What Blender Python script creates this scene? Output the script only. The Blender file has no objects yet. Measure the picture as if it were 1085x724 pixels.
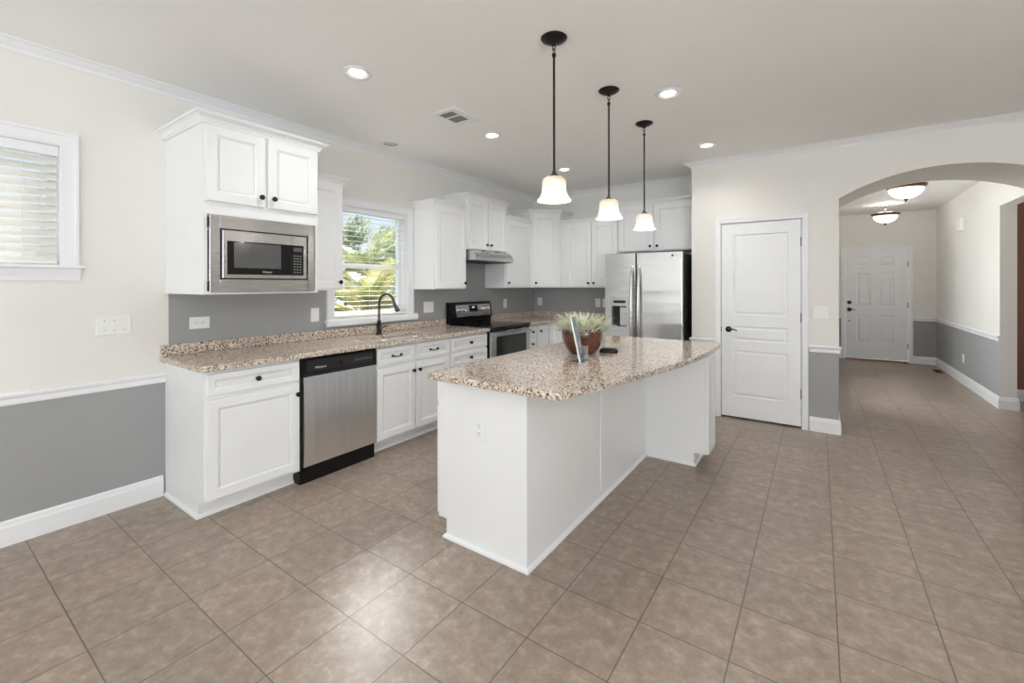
import bpy, bmesh, math, random
from mathutils import Vector, Matrix
random.seed(7)
C = bpy.context.scene.collection
PI = math.pi

# ------------------------------------------------------------------ camera
W, H = 1085, 724
CAM = Vector((3.5347, -1.1828, 1.3824))
FPX = 465.1
YAW = math.radians(34.904)
cd = bpy.data.cameras.new('camera')
cam = bpy.data.objects.new('camera', cd)
C.objects.link(cam)
cam.location = CAM
cam.rotation_euler = (PI/2 - math.radians(0.065), math.radians(0.074), YAW)
cd.sensor_width = 36.0
cd.lens = FPX/W*36.0
cd.shift_y = -(362.0 - 302.0)/W
cd.clip_start = 0.05
bpy.context.scene.camera = cam

# ------------------------------------------------------------------ view, world, lights
sc = bpy.context.scene
sc.view_settings.view_transform = 'Standard'
sc.view_settings.look = 'None'
sc.view_settings.gamma = 1.0
sc.view_settings.use_curve_mapping = False
sc.view_settings.exposure = 0.25
sc.cycles.max_bounces = 12
sc.cycles.diffuse_bounces = 8
sc.cycles.sample_clamp_indirect = 40.0

world = bpy.data.worlds.new('sky')
sc.world = world
world.use_nodes = True
wn = world.node_tree.nodes; wl = world.node_tree.links
wn.clear()
wo = wn.new('ShaderNodeOutputWorld'); wb = wn.new('ShaderNodeBackground')
wt = wn.new('ShaderNodeTexCoord'); ws = wn.new('ShaderNodeSeparateXYZ'); wr = wn.new('ShaderNodeValToRGB')
wl.new(wt.outputs['Generated'], ws.inputs[0]); wl.new(ws.outputs['Z'], wr.inputs[0])
wr.color_ramp.elements[0].position = 0.0; wr.color_ramp.elements[0].color = (0.80, 0.88, 0.95, 1)
wr.color_ramp.elements[1].position = 0.6; wr.color_ramp.elements[1].color = (0.30, 0.52, 0.85, 1)
# bright lobe added to the sky beyond the sink window, for floor glare
gd = Vector((-math.cos(math.radians(36))*math.cos(math.radians(40)), math.cos(math.radians(36))*math.sin(math.radians(40)), math.sin(math.radians(36))))
wd = wn.new('ShaderNodeVectorMath'); wd.operation = 'DOT_PRODUCT'; wd.inputs[1].default_value = gd
wn1 = wn.new('ShaderNodeVectorMath'); wn1.operation = 'NORMALIZE'
wl.new(wt.outputs['Generated'], wn1.inputs[0]); wl.new(wn1.outputs[0], wd.inputs[0])
wm = wn.new('ShaderNodeMath'); wm.operation = 'MAXIMUM'; wm.inputs[1].default_value = 0.0; wl.new(wd.outputs['Value'], wm.inputs[0])
wp = wn.new('ShaderNodeMath'); wp.operation = 'POWER'; wp.inputs[1].default_value = 80.0; wl.new(wm.outputs[0], wp.inputs[0])
wg = wn.new('ShaderNodeVectorMath'); wg.operation = 'SCALE'; wg.inputs[0].default_value = (190.0, 187.0, 182.0); wl.new(wp.outputs[0], wg.inputs['Scale'])
wa = wn.new('ShaderNodeVectorMath'); wa.operation = 'ADD'; wl.new(wr.outputs[0], wa.inputs[0]); wl.new(wg.outputs[0], wa.inputs[1])
wl.new(wa.outputs[0], wb.inputs[0]); wb.inputs[1].default_value = 1.0
wl.new(wb.outputs[0], wo.inputs[0])

def area(name, loc, rot, sx, sy, power, color=(1, 1, 1)):
    l = bpy.data.lights.new(name, 'AREA'); l.shape = 'RECTANGLE'; l.size = sx; l.size_y = sy
    l.energy = power; l.color = color
    o = bpy.data.objects.new(name, l); C.objects.link(o); o.location = loc; o.rotation_euler = rot
    return o
sun = bpy.data.lights.new('sun', 'SUN'); sun.energy = 2.2; sun.angle = math.radians(1.0); sun.color = (1, 0.95, 0.86)
so = bpy.data.objects.new('sun', sun); C.objects.link(so)
so.rotation_euler = (math.radians(12), math.radians(38), 0)
# added area lamps: fill from behind the camera, the right, hall and side room
area('rear_fill_light', (3.7, -5.42, 1.35), (PI/2 + math.radians(72), 0, 0), 5.6, 2.2, 230, (0.875, 0.948, 1.0))  # unseen fill lamp by the solid rear wall, tilted up to brighten the ceiling
area('right_fill_light', (6.85, -2.4, 1.35), (0, PI/2 + math.radians(62), 0), 1.8, 2.6, 190, (0.885, 0.952, 1.0))  # fill lamp added on the right, tilted up; the wall there has no window
area('hall_fill_light', (2.6, 5.7, 1.35), (0, -PI/2, 0), 1.8, 1.1, 50, (0.93, 0.97, 1.0))  # lamp added outside the invented hall window to brighten the hall wall
area('side_room_fill_light', (8.8, 5.5, 1.4), (0, PI/2, 0), 1.6, 1.2, 22, (0.96, 0.98, 1.0))  # lamp added to lift the brown side-room wall
CAN_POWER, BOWL_POWER, PENDANT_POWER = 18, 8.5, 2.4

# ------------------------------------------------------------------ materials
def pmat(name, col, rough=0.5, metal=0.0, spec=0.5, noise=0.0, nscale=8.0, bump=0.0, bscale=60.0, coat=0.0):
    m = bpy.data.materials.new(name); m.use_nodes = True
    nt = m.node_tree; b = nt.nodes['Principled BSDF']
    b.inputs['Base Color'].default_value = (*col, 1); b.inputs['Roughness'].default_value = rough
    b.inputs['Metallic'].default_value = metal; b.inputs['Specular IOR Level'].default_value = spec
    b.inputs['Coat Weight'].default_value = coat
    tc = nt.nodes.new('ShaderNodeTexCoord')
    if noise > 0:
        n = nt.nodes.new('ShaderNodeTexNoise'); n.inputs['Scale'].default_value = nscale; n.inputs['Detail'].default_value = 3
        r = nt.nodes.new('ShaderNodeValToRGB')
        r.color_ramp.elements[0].position = 0.3; r.color_ramp.elements[1].position = 0.7
        r.color_ramp.elements[0].color = (*[c*(1-noise) for c in col], 1)
        r.color_ramp.elements[1].color = (*[min(1, c*(1+noise)) for c in col], 1)
        nt.links.new(tc.outputs['Object'], n.inputs['Vector']); nt.links.new(n.outputs['Fac'], r.inputs[0])
        nt.links.new(r.outputs[0], b.inputs['Base Color'])
    if bump > 0:
        n2 = nt.nodes.new('ShaderNodeTexNoise'); n2.inputs['Scale'].default_value = bscale
        bp = nt.nodes.new('ShaderNodeBump'); bp.inputs['Strength'].default_value = bump; bp.inputs['Distance'].default_value = 0.002
        nt.links.new(tc.outputs['Object'], n2.inputs['Vector']); nt.links.new(n2.outputs['Fac'], bp.inputs['Height'])
        nt.links.new(bp.outputs[0], b.inputs['Normal'])
    return m

M = {}
M['cream'] = pmat('cream_paint', (0.775, 0.760, 0.730), 0.6, noise=0.015, nscale=3, bump=0.05, bscale=90)
M['grey'] = pmat('grey_paint', (0.335, 0.338, 0.342), 0.6, noise=0.02, nscale=3, bump=0.05, bscale=90)
M['brown'] = pmat('brown_paint', (0.24, 0.115, 0.07), 0.6, noise=0.03, nscale=3)
M['ceiling'] = pmat('ceiling_paint', (0.90, 0.895, 0.885), 0.8, noise=0.01, nscale=2, bump=0.06, bscale=120)
M['trim'] = pmat('white_trim', (0.83, 0.84, 0.86), 0.35, noise=0.01, nscale=5)
M['cab'] = pmat('white_cabinet', (0.83, 0.84, 0.85), 0.38, noise=0.012, nscale=4)
M['cab_island'] = pmat('white_island_panel', (0.82, 0.825, 0.83), 0.32, noise=0.012, nscale=4)
M['gap'] = pmat('dark_gap', (0.02, 0.02, 0.02), 0.9, noise=0.1)
M['bronze'] = pmat('dark_bronze', (0.022, 0.019, 0.017), 0.35, metal=0.6, noise=0.2, nscale=30)
M['bronze_light'] = pmat('brushed_bronze', (0.10, 0.085, 0.072), 0.38, metal=0.85, noise=0.2, nscale=40)
M['wood_rim'] = pmat('walnut_rim', (0.16, 0.07, 0.028), 0.4, noise=0.3, nscale=25)
M['black'] = pmat('black_plastic', (0.008, 0.008, 0.009), 0.3, spec=0.22, noise=0.1, nscale=20)
M['black_gloss'] = pmat('black_glass', (0.006, 0.006, 0.007), 0.06, noise=0.1, nscale=5)
M['oven_glass'] = pmat('oven_glass', (0.03, 0.031, 0.032), 0.1, noise=0.1, nscale=5)
M['charcoal'] = pmat('charcoal_side', (0.022, 0.022, 0.024), 0.45, spec=0.25, noise=0.1, nscale=15)
M['mw_glass'] = pmat('microwave_window', (0.10, 0.10, 0.10), 0.15, noise=0.05, nscale=40)
M['plate'] = pmat('white_plastic', (0.82, 0.82, 0.81), 0.35, noise=0.01)
M['slot'] = pmat('slot_dark', (0.22, 0.22, 0.22), 0.6, noise=0.1)
M['slat'] = pmat('blind_slat', (0.78, 0.76, 0.72), 0.45, noise=0.02, nscale=6)
M['cord'] = pmat('blind_cord', (0.72, 0.70, 0.66), 0.7, noise=0.05)
M['chrome'] = pmat('nickel', (0.55, 0.54, 0.52), 0.2, metal=1.0, noise=0.05, nscale=30)
M['silver'] = pmat('knob_silver', (0.75, 0.75, 0.75), 0.25, metal=0.9, noise=0.03, nscale=30)
M['pot'] = pmat('glazed_brown_pot', (0.10, 0.030, 0.016), 0.2, noise=0.5, nscale=14, coat=0.4)
M['soil'] = pmat('soil', (0.05, 0.035, 0.02), 0.9, noise=0.4, nscale=60, bump=0.5)
M['hood_filter'] = pmat('filter_dark', (0.03, 0.03, 0.03), 0.6, noise=0.2, nscale=40)  # even dark base colour for the hood filter
M['paper'] = pmat('printed_card', (0.80, 0.82, 0.85), 0.3, noise=0.18, nscale=30)
M['white_text'] = pmat('white_print', (0.8, 0.8, 0.8), 0.5, noise=0.02)
M['grey_text'] = pmat('grey_print', (0.25, 0.25, 0.25), 0.5, noise=0.02)
M['threshold'] = pmat('oak_threshold', (0.25, 0.14, 0.08), 0.5, noise=0.2, nscale=30)
M['grass'] = pmat('lawn', (0.10, 0.14, 0.04), 0.9, noise=0.4, nscale=4, bump=0.4, bscale=30)
M['trunk'] = pmat('palm_trunk', (0.16, 0.12, 0.08), 0.9, noise=0.4, nscale=18, bump=0.6, bscale=25)
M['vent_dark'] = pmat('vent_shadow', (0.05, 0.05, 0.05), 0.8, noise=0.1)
M['register'] = pmat('floor_register', (0.06, 0.05, 0.045), 0.5, noise=0.2, nscale=30)
M['reflector'] = pmat('can_reflector', (0.8, 0.8, 0.8), 0.3, noise=0.01)

def leaf_mat(name, a, b, scale):
    m = bpy.data.materials.new(name); m.use_nodes = True; nt = m.node_tree
    bs = nt.nodes['Principled BSDF']; bs.inputs['Roughness'].default_value = 0.5
    tc = nt.nodes.new('ShaderNodeTexCoord'); n = nt.nodes.new('ShaderNodeTexNoise'); n.inputs['Scale'].default_value = scale
    r = nt.nodes.new('ShaderNodeValToRGB'); r.color_ramp.elements[0].position = 0.35; r.color_ramp.elements[1].position = 0.65
    r.color_ramp.elements[0].color = (*a, 1); r.color_ramp.elements[1].color = (*b, 1)
    nt.links.new(tc.outputs['Object'], n.inputs['Vector']); nt.links.new(n.outputs['Fac'], r.inputs[0])
    nt.links.new(r.outputs[0], bs.inputs['Base Color'])
    tr = nt.nodes.new('ShaderNodeBsdfTranslucent'); mx = nt.nodes.new('ShaderNodeMixShader'); mx.inputs[0].default_value = 0.3
    nt.links.new(r.outputs[0], tr.inputs[0]); out = nt.nodes['Material Output']
    nt.links.new(bs.outputs[0], mx.inputs[1]); nt.links.new(tr.outputs[0], mx.inputs[2]); nt.links.new(mx.outputs[0], out.inputs[0])
    return m
M['palm'] = leaf_mat('palm_frond', (0.24, 0.27, 0.07), (0.62, 0.56, 0.26), 3.0)
M['palm2'] = leaf_mat('palm_frond_olive', (0.20, 0.25, 0.08), (0.46, 0.45, 0.20), 4.0)
M['tree'] = leaf_mat('tree_leaf', (0.20, 0.25, 0.13), (0.42, 0.46, 0.28), 2.5)
M['tuft'] = leaf_mat('pale_grass_leaf', (0.50, 0.56, 0.38), (0.86, 0.86, 0.73), 18.0)

def steel_mat(name, col, rough, axis='Z', wav=0.0, wscale=(1, 1, 1)):
    m = bpy.data.materials.new(name); m.use_nodes = True; nt = m.node_tree; b = nt.nodes['Principled BSDF']
    b.inputs['Metallic'].default_value = 1.0
    tc = nt.nodes.new('ShaderNodeTexCoord'); mp = nt.nodes.new('ShaderNodeMapping')
    s = {'Z': (900, 900, 6), 'Y': (900, 6, 900), 'XY': (6, 6, 1100)}[axis]
    mp.inputs['Scale'].default_value = s
    n = nt.nodes.new('ShaderNodeTexNoise'); n.inputs['Scale'].default_value = 1.0; n.inputs['Detail'].default_value = 2
    nt.links.new(tc.outputs['Object'], mp.inputs[0]); nt.links.new(mp.outputs[0], n.inputs['Vector'])
    r = nt.nodes.new('ShaderNodeMapRange'); r.inputs[3].default_value = rough*0.8; r.inputs[4].default_value = rough*1.25
    nt.links.new(n.outputs['Fac'], r.inputs[0]); nt.links.new(r.outputs[0], b.inputs['Roughness'])
    cr = nt.nodes.new('ShaderNodeValToRGB')
    cr.color_ramp.elements[0].color = (*[c*0.97 for c in col], 1); cr.color_ramp.elements[1].color = (*[c*1.03 for c in col], 1)
    nt.links.new(n.outputs['Fac'], cr.inputs[0]); nt.links.new(cr.outputs[0], b.inputs['Base Color'])
    if wav > 0:
        mp2 = nt.nodes.new('ShaderNodeMapping'); mp2.inputs['Scale'].default_value = wscale
        n2 = nt.nodes.new('ShaderNodeTexNoise'); n2.inputs['Scale'].default_value = 1.0; n2.inputs['Detail'].default_value = 1
        bp = nt.nodes.new('ShaderNodeBump'); bp.inputs['Strength'].default_value = wav; bp.inputs['Distance'].default_value = 0.02
        nt.links.new(tc.outputs['Object'], mp2.inputs[0]); nt.links.new(mp2.outputs[0], n2.inputs['Vector'])
        nt.links.new(n2.outputs['Fac'], bp.inputs['Height']); nt.links.new(bp.outputs[0], b.inputs['Normal'])
    return m
M['steel_fridge'] = steel_mat('fridge_steel', (0.66, 0.66, 0.665), 0.20, 'XY', 0.30, (0.6, 0.6, 9))
M['steel'] = steel_mat('brushed_steel', (0.60, 0.60, 0.60), 0.26, 'XY')
M['steel_dw'] = steel_mat('dishwasher_steel', (0.80, 0.815, 0.835), 0.30, 'Z', 0.5, (3, 12, 0.9))
M['steel_sink'] = steel_mat('sink_steel', (0.75, 0.75, 0.76), 0.22, 'Y')

def glass_mat(name, tint=(1, 1, 1), refl=0.08):
    m = bpy.data.materials.new(name); m.use_nodes = True; nt = m.node_tree; nt.nodes.clear()
    o = nt.nodes.new('ShaderNodeOutputMaterial'); t = nt.nodes.new('ShaderNodeBsdfTransparent'); g = nt.nodes.new('ShaderNodeBsdfGlossy')
    t.inputs[0].default_value = (*tint, 1); g.inputs['Roughness'].default_value = 0.03
    lw = nt.nodes.new('ShaderNodeLayerWeight'); lw.inputs[0].default_value = 0.25
    mm = nt.nodes.new('ShaderNodeMath'); mm.operation = 'MULTIPLY_ADD'; mm.inputs[1].default_value = 0.35; mm.inputs[2].default_value = refl*0.3
    nt.links.new(lw.outputs['Fresnel'], mm.inputs[0])
    x = nt.nodes.new('ShaderNodeMixShader'); nt.links.new(mm.outputs[0], x.inputs[0])
    nt.links.new(t.outputs[0], x.inputs[1]); nt.links.new(g.outputs[0], x.inputs[2]); nt.links.new(x.outputs[0], o.inputs[0])
    return m
M['glass'] = glass_mat('window_glass', (0.97, 0.98, 0.98))
M['acrylic'] = glass_mat('clear_acrylic', (0.80, 0.83, 0.88), 0.5)

def shade_mat(name, col, emit):
    m = bpy.data.materials.new(name); m.use_nodes = True; nt = m.node_tree
    b = nt.nodes['Principled BSDF']; b.inputs['Base Color'].default_value = (*col, 1); b.inputs['Roughness'].default_value = 0.25
    b.inputs['Emission Color'].default_value = (1, 0.93, 0.82, 1); b.inputs['Emission Strength'].default_value = emit
    tc = nt.nodes.new('ShaderNodeTexCoord'); n = nt.nodes.new('ShaderNodeTexNoise'); n.inputs['Scale'].default_value = 14; n.inputs['Detail'].default_value = 3
    r = nt.nodes.new('ShaderNodeValToRGB'); r.color_ramp.elements[0].position = 0.3; r.color_ramp.elements[1].position = 0.7
    r.color_ramp.elements[0].color = (*[c*0.82 for c in col], 1); r.color_ramp.elements[1].color = (*col, 1)
    nt.links.new(tc.outputs['Object'], n.inputs['Vector']); nt.links.new(n.outputs['Fac'], r.inputs[0]); nt.links.new(r.outputs[0], b.inputs['Base Color'])
    t = nt.nodes.new('ShaderNodeBsdfTranslucent'); nt.links.new(r.outputs[0], t.inputs[0])
    x = nt.nodes.new('ShaderNodeMixShader'); x.inputs[0].default_value = 0.5
    nt.links.new(b.outputs[0], x.inputs[1]); nt.links.new(t.outputs[0], x.inputs[2]); nt.links.new(x.outputs[0], nt.nodes['Material Output'].inputs[0])
    return m
M['shade'] = shade_mat('alabaster_glass', (0.80, 0.75, 0.69), 0.03)
M['bowl'] = shade_mat('frosted_bowl_glass', (0.95, 0.93, 0.9), 1.6)
def emit_mat(name, col, s):
    m = bpy.data.materials.new(name); m.use_nodes = True; nt = m.node_tree
    b = nt.nodes['Principled BSDF']; b.inputs['Base Color'].default_value = (*col, 1)
    b.inputs['Emission Color'].default_value = (*col, 1); b.inputs['Emission Strength'].default_value = s
    return m
M['lens'] = emit_mat('lit_lens', (1, 0.97, 0.92), 7.0)
M['bulb'] = emit_mat('lit_bulb', (1, 0.92, 0.78), 2.6)
M['baffle_off'] = pmat('unlit_baffle', (0.30, 0.30, 0.29), 0.5, noise=0.05)  # same baffle as the lit cans, its colour darkened because the lamp is off
M['louver'] = pmat('vent_louver', (0.27, 0.265, 0.255), 0.5, noise=0.03)
M['lens_off'] = pmat('unlit_lens', (0.62, 0.61, 0.59), 0.4, noise=0.03)
M['led'] = emit_mat('clock_led', (0.75, 0.9, 1.0), 0.5)

def granite():
    m = bpy.data.materials.new('speckled_granite'); m.use_nodes = True; nt = m.node_tree; b = nt.nodes['Principled BSDF']
    b.inputs['Roughness'].default_value = 0.09; b.inputs['Specular IOR Level'].default_value = 0.5
    tc = nt.nodes.new('ShaderNodeTexCoord')
    dn = nt.nodes.new('ShaderNodeTexNoise'); dn.inputs['Scale'].default_value = 60; dn.inputs['Detail'].default_value = 2
    va = nt.nodes.new('ShaderNodeVectorMath'); va.operation = 'MULTIPLY_ADD'; va.inputs[1].default_value = (0.012, 0.012, 0.012)
    nt.links.new(tc.outputs['Object'], dn.inputs['Vector']); nt.links.new(dn.outputs['Color'], va.inputs[0]); nt.links.new(tc.outputs['Object'], va.inputs[2])
    def vor(scale):
        v = nt.nodes.new('ShaderNodeTexVoronoi'); v.inputs['Scale'].default_value = scale
        nt.links.new(va.outputs[0], v.inputs['Vector'])
        s = nt.nodes.new('ShaderNodeSeparateColor'); nt.links.new(v.outputs['Color'], s.inputs[0]); return s.outputs[0]
    def ramp(src, stops):
        r = nt.nodes.new('ShaderNodeValToRGB'); r.color_ramp.interpolation = 'CONSTANT'
        while len(r.color_ramp.elements) < len(stops): r.color_ramp.elements.new(0.5)
        for e, (p, c) in zip(r.color_ramp.elements, stops): e.position = p; e.color = (*c, 1)
        nt.links.new(src, r.inputs[0]); return r.outputs[0]
    c1 = ramp(vor(115), [(0, (0.55, 0.43, 0.34)), (0.30, (0.66, 0.55, 0.45)), (0.55, (0.73, 0.65, 0.56)), (0.74, (0.38, 0.28, 0.215)), (0.84, (0.36, 0.33, 0.31)), (0.90, (0.78, 0.75, 0.69))])
    c2 = ramp(vor(170), [(0, (0, 0, 0)), (0.83, (1, 1, 1))])
    mx = nt.nodes.new('ShaderNodeMix'); mx.data_type = 'RGBA'
    nt.links.new(c2, mx.inputs['Factor']); nt.links.new(c1, mx.inputs['A']); mx.inputs['B'].default_value = (0.045, 0.037, 0.033, 1)
    nt.links.new(mx.outputs['Result'], b.inputs['Base Color'])
    return m
M['granite'] = granite()

def tile():
    m = bpy.data.materials.new('taupe_floor_tile'); m.use_nodes = True; nt = m.node_tree; b = nt.nodes['Principled BSDF']
    tc = nt.nodes.new('ShaderNodeTexCoord'); mp = nt.nodes.new('ShaderNodeMapping')
    P = 0.3325
    mp.inputs['Location'].default_value = (-3.597 + 30*P, -0.255 + 30*P, 0)
    nt.links.new(tc.outputs['Object'], mp.inputs[0])
    br = nt.nodes.new('ShaderNodeTexBrick'); br.offset = 0.0; br.squash = 1.0
    br.inputs['Scale'].default_value = 1.0; br.inputs['Brick Width'].default_value = P; br.inputs['Row Height'].default_value = P
    br.inputs['Mortar Size'].default_value = 0.0026; br.inputs['Mortar Smooth'].default_value = 0.15; br.inputs['Bias'].default_value = 0.0
    br.inputs['Color1'].default_value = (0.94, 0.94, 0.94, 1); br.inputs['Color2'].default_value = (1.06, 1.05, 1.04, 1); br.inputs['Mortar'].default_value = (1, 1, 1, 1)
    nt.links.new(mp.outputs[0], br.inputs['Vector'])
    # each tile is shifted in the noise so the clouding does not run across the joints
    fl = nt.nodes.new('ShaderNodeVectorMath'); fl.operation = 'SNAP'; fl.inputs[1].default_value = (P, P, 1)
    nt.links.new(mp.outputs[0], fl.inputs[0])
    ad = nt.nodes.new('ShaderNodeVectorMath'); ad.operation = 'MULTIPLY_ADD'; ad.inputs[1].default_value = (7.3, 5.1, 0)
    nt.links.new(fl.outputs[0], ad.inputs[0]); nt.links.new(mp.outputs[0], ad.inputs[2])
    n1 = nt.nodes.new('ShaderNodeTexNoise'); n1.inputs['Scale'].default_value = 15; n1.inputs['Detail'].default_value = 7; n1.inputs['Roughness'].default_value = 0.74
    n1.inputs['Distortion'].default_value = 0.15
    nt.links.new(ad.outputs[0], n1.inputs['Vector'])
    r1 = nt.nodes.new('ShaderNodeValToRGB')
    r1.color_ramp.elements[0].position = 0.30; r1.color_ramp.elements[0].color = (0.245, 0.188, 0.150, 1)
    r1.color_ramp.elements[1].position = 0.72; r1.color_ramp.elements[1].color = (0.475, 0.395, 0.33, 1)
    e = r1.color_ramp.elements.new(0.52); e.color = (0.335, 0.266, 0.216, 1)
    nt.links.new(n1.outputs['Fac'], r1.inputs[0])
    mu = nt.nodes.new('ShaderNodeMix'); mu.data_type = 'RGBA'; mu.blend_type = 'MULTIPLY'; mu.inputs['Factor'].default_value = 1.0
    nt.links.new(r1.outputs[0], mu.inputs['A']); nt.links.new(br.outputs['Color'], mu.inputs['B'])
    mo = nt.nodes.new('ShaderNodeMix'); mo.data_type = 'RGBA'
    nt.links.new(br.outputs['Fac'], mo.inputs['Factor']); nt.links.new(mu.outputs['Result'], mo.inputs['A'])
    mo.inputs['B'].default_value = (0.150, 0.118, 0.096, 1)
    nt.links.new(mo.outputs['Result'], b.inputs['Base Color'])
    rr = nt.nodes.new('ShaderNodeMapRange'); rr.inputs[3].default_value = 0.27; rr.inputs[4].default_value = 0.40
    nt.links.new(n1.outputs['Fac'], rr.inputs[0]); nt.links.new(rr.outputs[0], b.inputs['Roughness'])
    iv = nt.nodes.new('ShaderNodeMath'); iv.operation = 'SUBTRACT'; iv.inputs[0].default_value = 1.0
    nt.links.new(br.outputs['Fac'], iv.inputs[1])
    bp = nt.nodes.new('ShaderNodeBump'); bp.inputs['Strength'].default_value = 0.6; bp.inputs['Distance'].default_value = 0.002
    nt.links.new(iv.outputs[0], bp.inputs['Height']); nt.links.new(bp.outputs[0], b.inputs['Normal'])
    return m
M['tile'] = tile()

# ------------------------------------------------------------------ mesh helpers
def BM(): return bmesh.new()
def thing(name, label, cat, loc=(0, 0, 0), group=None):
    o = bpy.data.objects.new(name, None); C.objects.link(o); o.location = loc
    o.empty_display_size = 0.05
    o['label'] = label; o['category'] = cat
    if group: o['group'] = group
    return o
def root_of(o):
    while o.parent: o = o.parent
    return o
def obj(name, bm, mat, parent=None, smooth=False, weld=True, bevel=0.0):
    if weld: bmesh.ops.remove_doubles(bm, verts=bm.verts, dist=1e-5)
    bmesh.ops.recalc_face_normals(bm, faces=bm.faces)
    if parent:
        r = root_of(parent); bmesh.ops.translate(bm, verts=bm.verts, vec=-Vector(r.location))
    me = bpy.data.meshes.new(name); bm.to_mesh(me); bm.free()
    for mm in (mat if isinstance(mat, (list, tuple)) else [mat]): me.materials.append(mm)
    if smooth:
        for p in me.polygons: p.use_smooth = True
        if hasattr(me, 'set_sharp_from_angle'): me.set_sharp_from_angle(angle=math.radians(40))
    o = bpy.data.objects.new(name, me); C.objects.link(o)
    if parent: o.parent = parent
    if bevel > 0:
        b = o.modifiers.new('bevel', 'BEVEL'); b.width = bevel; b.segments = 2; b.limit_method = 'ANGLE'
    return o
def struct(name, bm, mat, parent=None, **k):
    o = obj(name, bm, mat, parent, **k)
    if not parent: o['kind'] = 'structure'
    return o
def tag(o, label, cat, group=None):
    o['label'] = label; o['category'] = cat
    if group: o['group'] = group
    return o
def copy_tree(o, loc, label, parent=None):
    def rec(a, par):
        c = a.copy(); C.objects.link(c)
        if par: c.parent = par
        for ch in a.children: rec(ch, c)
        return c
    r = rec(o, None); r.location = loc; r['label'] = label
    return r

def box(bm, x0, x1, y0, y1, z0, z1, mi=0):
    v = [bm.verts.new(p) for p in ((x0, y0, z0), (x1, y0, z0), (x1, y1, z0), (x0, y1, z0), (x0, y0, z1), (x1, y0, z1), (x1, y1, z1), (x0, y1, z1))]
    for f in ((0, 3, 2, 1), (4, 5, 6, 7), (0, 1, 5, 4), (1, 2, 6, 5), (2, 3, 7, 6), (3, 0, 4, 7)):
        bm.faces.new([v[i] for i in f]).material_index = mi
def tbox(bm, T, u0, u1, w0, w1, d0, d1):
    v = [bm.verts.new(T(*p)) for p in ((u0, w0, d0), (u1, w0, d0), (u1, w1, d0), (u0, w1, d0), (u0, w0, d1), (u1, w0, d1), (u1, w1, d1), (u0, w1, d1))]
    for f in ((0, 3, 2, 1), (4, 5, 6, 7), (0, 1, 5, 4), (1, 2, 6, 5), (2, 3, 7, 6), (3, 0, 4, 7)):
        bm.faces.new([v[i] for i in f])
def TX(x): return lambda u, w, d: Vector((x + d, u, w))
def TXm(x): return lambda u, w, d: Vector((x - d, u, w))
def TYm(y): return lambda u, w, d: Vector((u, y - d, w))
def TYp(y): return lambda u, w, d: Vector((u, y + d, w))
def TZm(z): return lambda u, w, d: Vector((u, w, z - d))
def TD(p, e, n):
    p = Vector(p); e = Vector(e).normalized(); n = Vector(n).normalized()
    return lambda u, w, d: p + e*u + n*d + Vector((0, 0, w))

def slab(bm, T, u0, u1, w0, w1, db, df, panels=(), rings=(), ch=0.003):
    """flat slab with recessed / raised panels on its outer face"""
    q = lambda pts: bm.faces.new([bm.verts.new(T(*p)) for p in pts])
    o = [(u0, w0), (u1, w0), (u1, w1), (u0, w1)]
    i = [(u0+ch, w0+ch), (u1-ch, w0+ch), (u1-ch, w1-ch), (u0+ch, w1-ch)]
    for k in range(4):
        a, b = o[k], o[(k+1) % 4]; c, d = i[(k+1) % 4], i[k]
        q([(*a, db), (*b, db), (*b, df-ch), (*a, df-ch)])
        q([(*a, df-ch), (*b, df-ch), (*c, df), (*d, df)])
    q([(*o[3], db), (*o[2], db), (*o[1], db), (*o[0], db)])
    us = sorted({u0+ch, u1-ch, *[p[0] for p in panels], *[p[1] for p in panels]})
    wsx = sorted({w0+ch, w1-ch, *[p[2] for p in panels], *[p[3] for p in panels]})
    for a, b in zip(us, us[1:]):
        for c, d in zip(wsx, wsx[1:]):
            mu, mw = (a+b)/2, (c+d)/2
            if any(p[0] < mu < p[1] and p[2] < mw < p[3] for p in panels): continue
            q([(a, c, df), (b, c, df), (b, d, df), (a, d, df)])
    for p in panels:
        prev = (p[0], p[1], p[2], p[3], df)
        for ins, dep in rings:
            cur = (p[0]+ins, p[1]-ins, p[2]+ins, p[3]-ins, df+dep)
            A = [(prev[0], prev[2]), (prev[1], prev[2]), (prev[1], prev[3]), (prev[0], prev[3])]
            B = [(cur[0], cur[2]), (cur[1], cur[2]), (cur[1], cur[3]), (cur[0], cur[3])]
            for k in range(4):
                q([(*A[k], prev[4]), (*A[(k+1) % 4], prev[4]), (*B[(k+1) % 4], cur[4]), (*B[k], cur[4])])
            prev = cur
        q([(prev[0], prev[2], prev[4]), (prev[1], prev[2], prev[4]), (prev[1], prev[3], prev[4]), (prev[0], prev[3], prev[4])])

def lathe(bm, prof, o=(0, 0, 0), axis=(0, 0, 1), seg=24, cap=False, a0=0.0, wave=None):
    o = Vector(o); ax = Vector(axis).normalized()
    t = Vector((1, 0, 0)) if abs(ax.x) < 0.9 else Vector((0, 1, 0))
    e1 = (t - ax*t.dot(ax)).normalized(); e2 = ax.cross(e1)
    rows = []
    for r, z in prof:
        row = []
        for k in range(seg):
            an = a0 + 2*PI*k/seg
            rr = r*(wave(an, z) if wave else 1)
            row.append(bm.verts.new(o + ax*z + (e1*math.cos(an) + e2*math.sin(an))*max(rr, 1e-4)))
        rows.append(row)
    for a, b in zip(rows, rows[1:]):
        for k in range(seg):
            bm.faces.new((a[k], a[(k+1) % seg], b[(k+1) % seg], b[k]))
    if cap:
        bm.faces.new(rows[0][::-1]); bm.faces.new(rows[-1])
def cyl(bm, a, b, r, seg=16):
    a = Vector(a); b = Vector(b); lathe(bm, [(r, 0), (r, (b-a).length)], a, b-a, seg, True)
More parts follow.
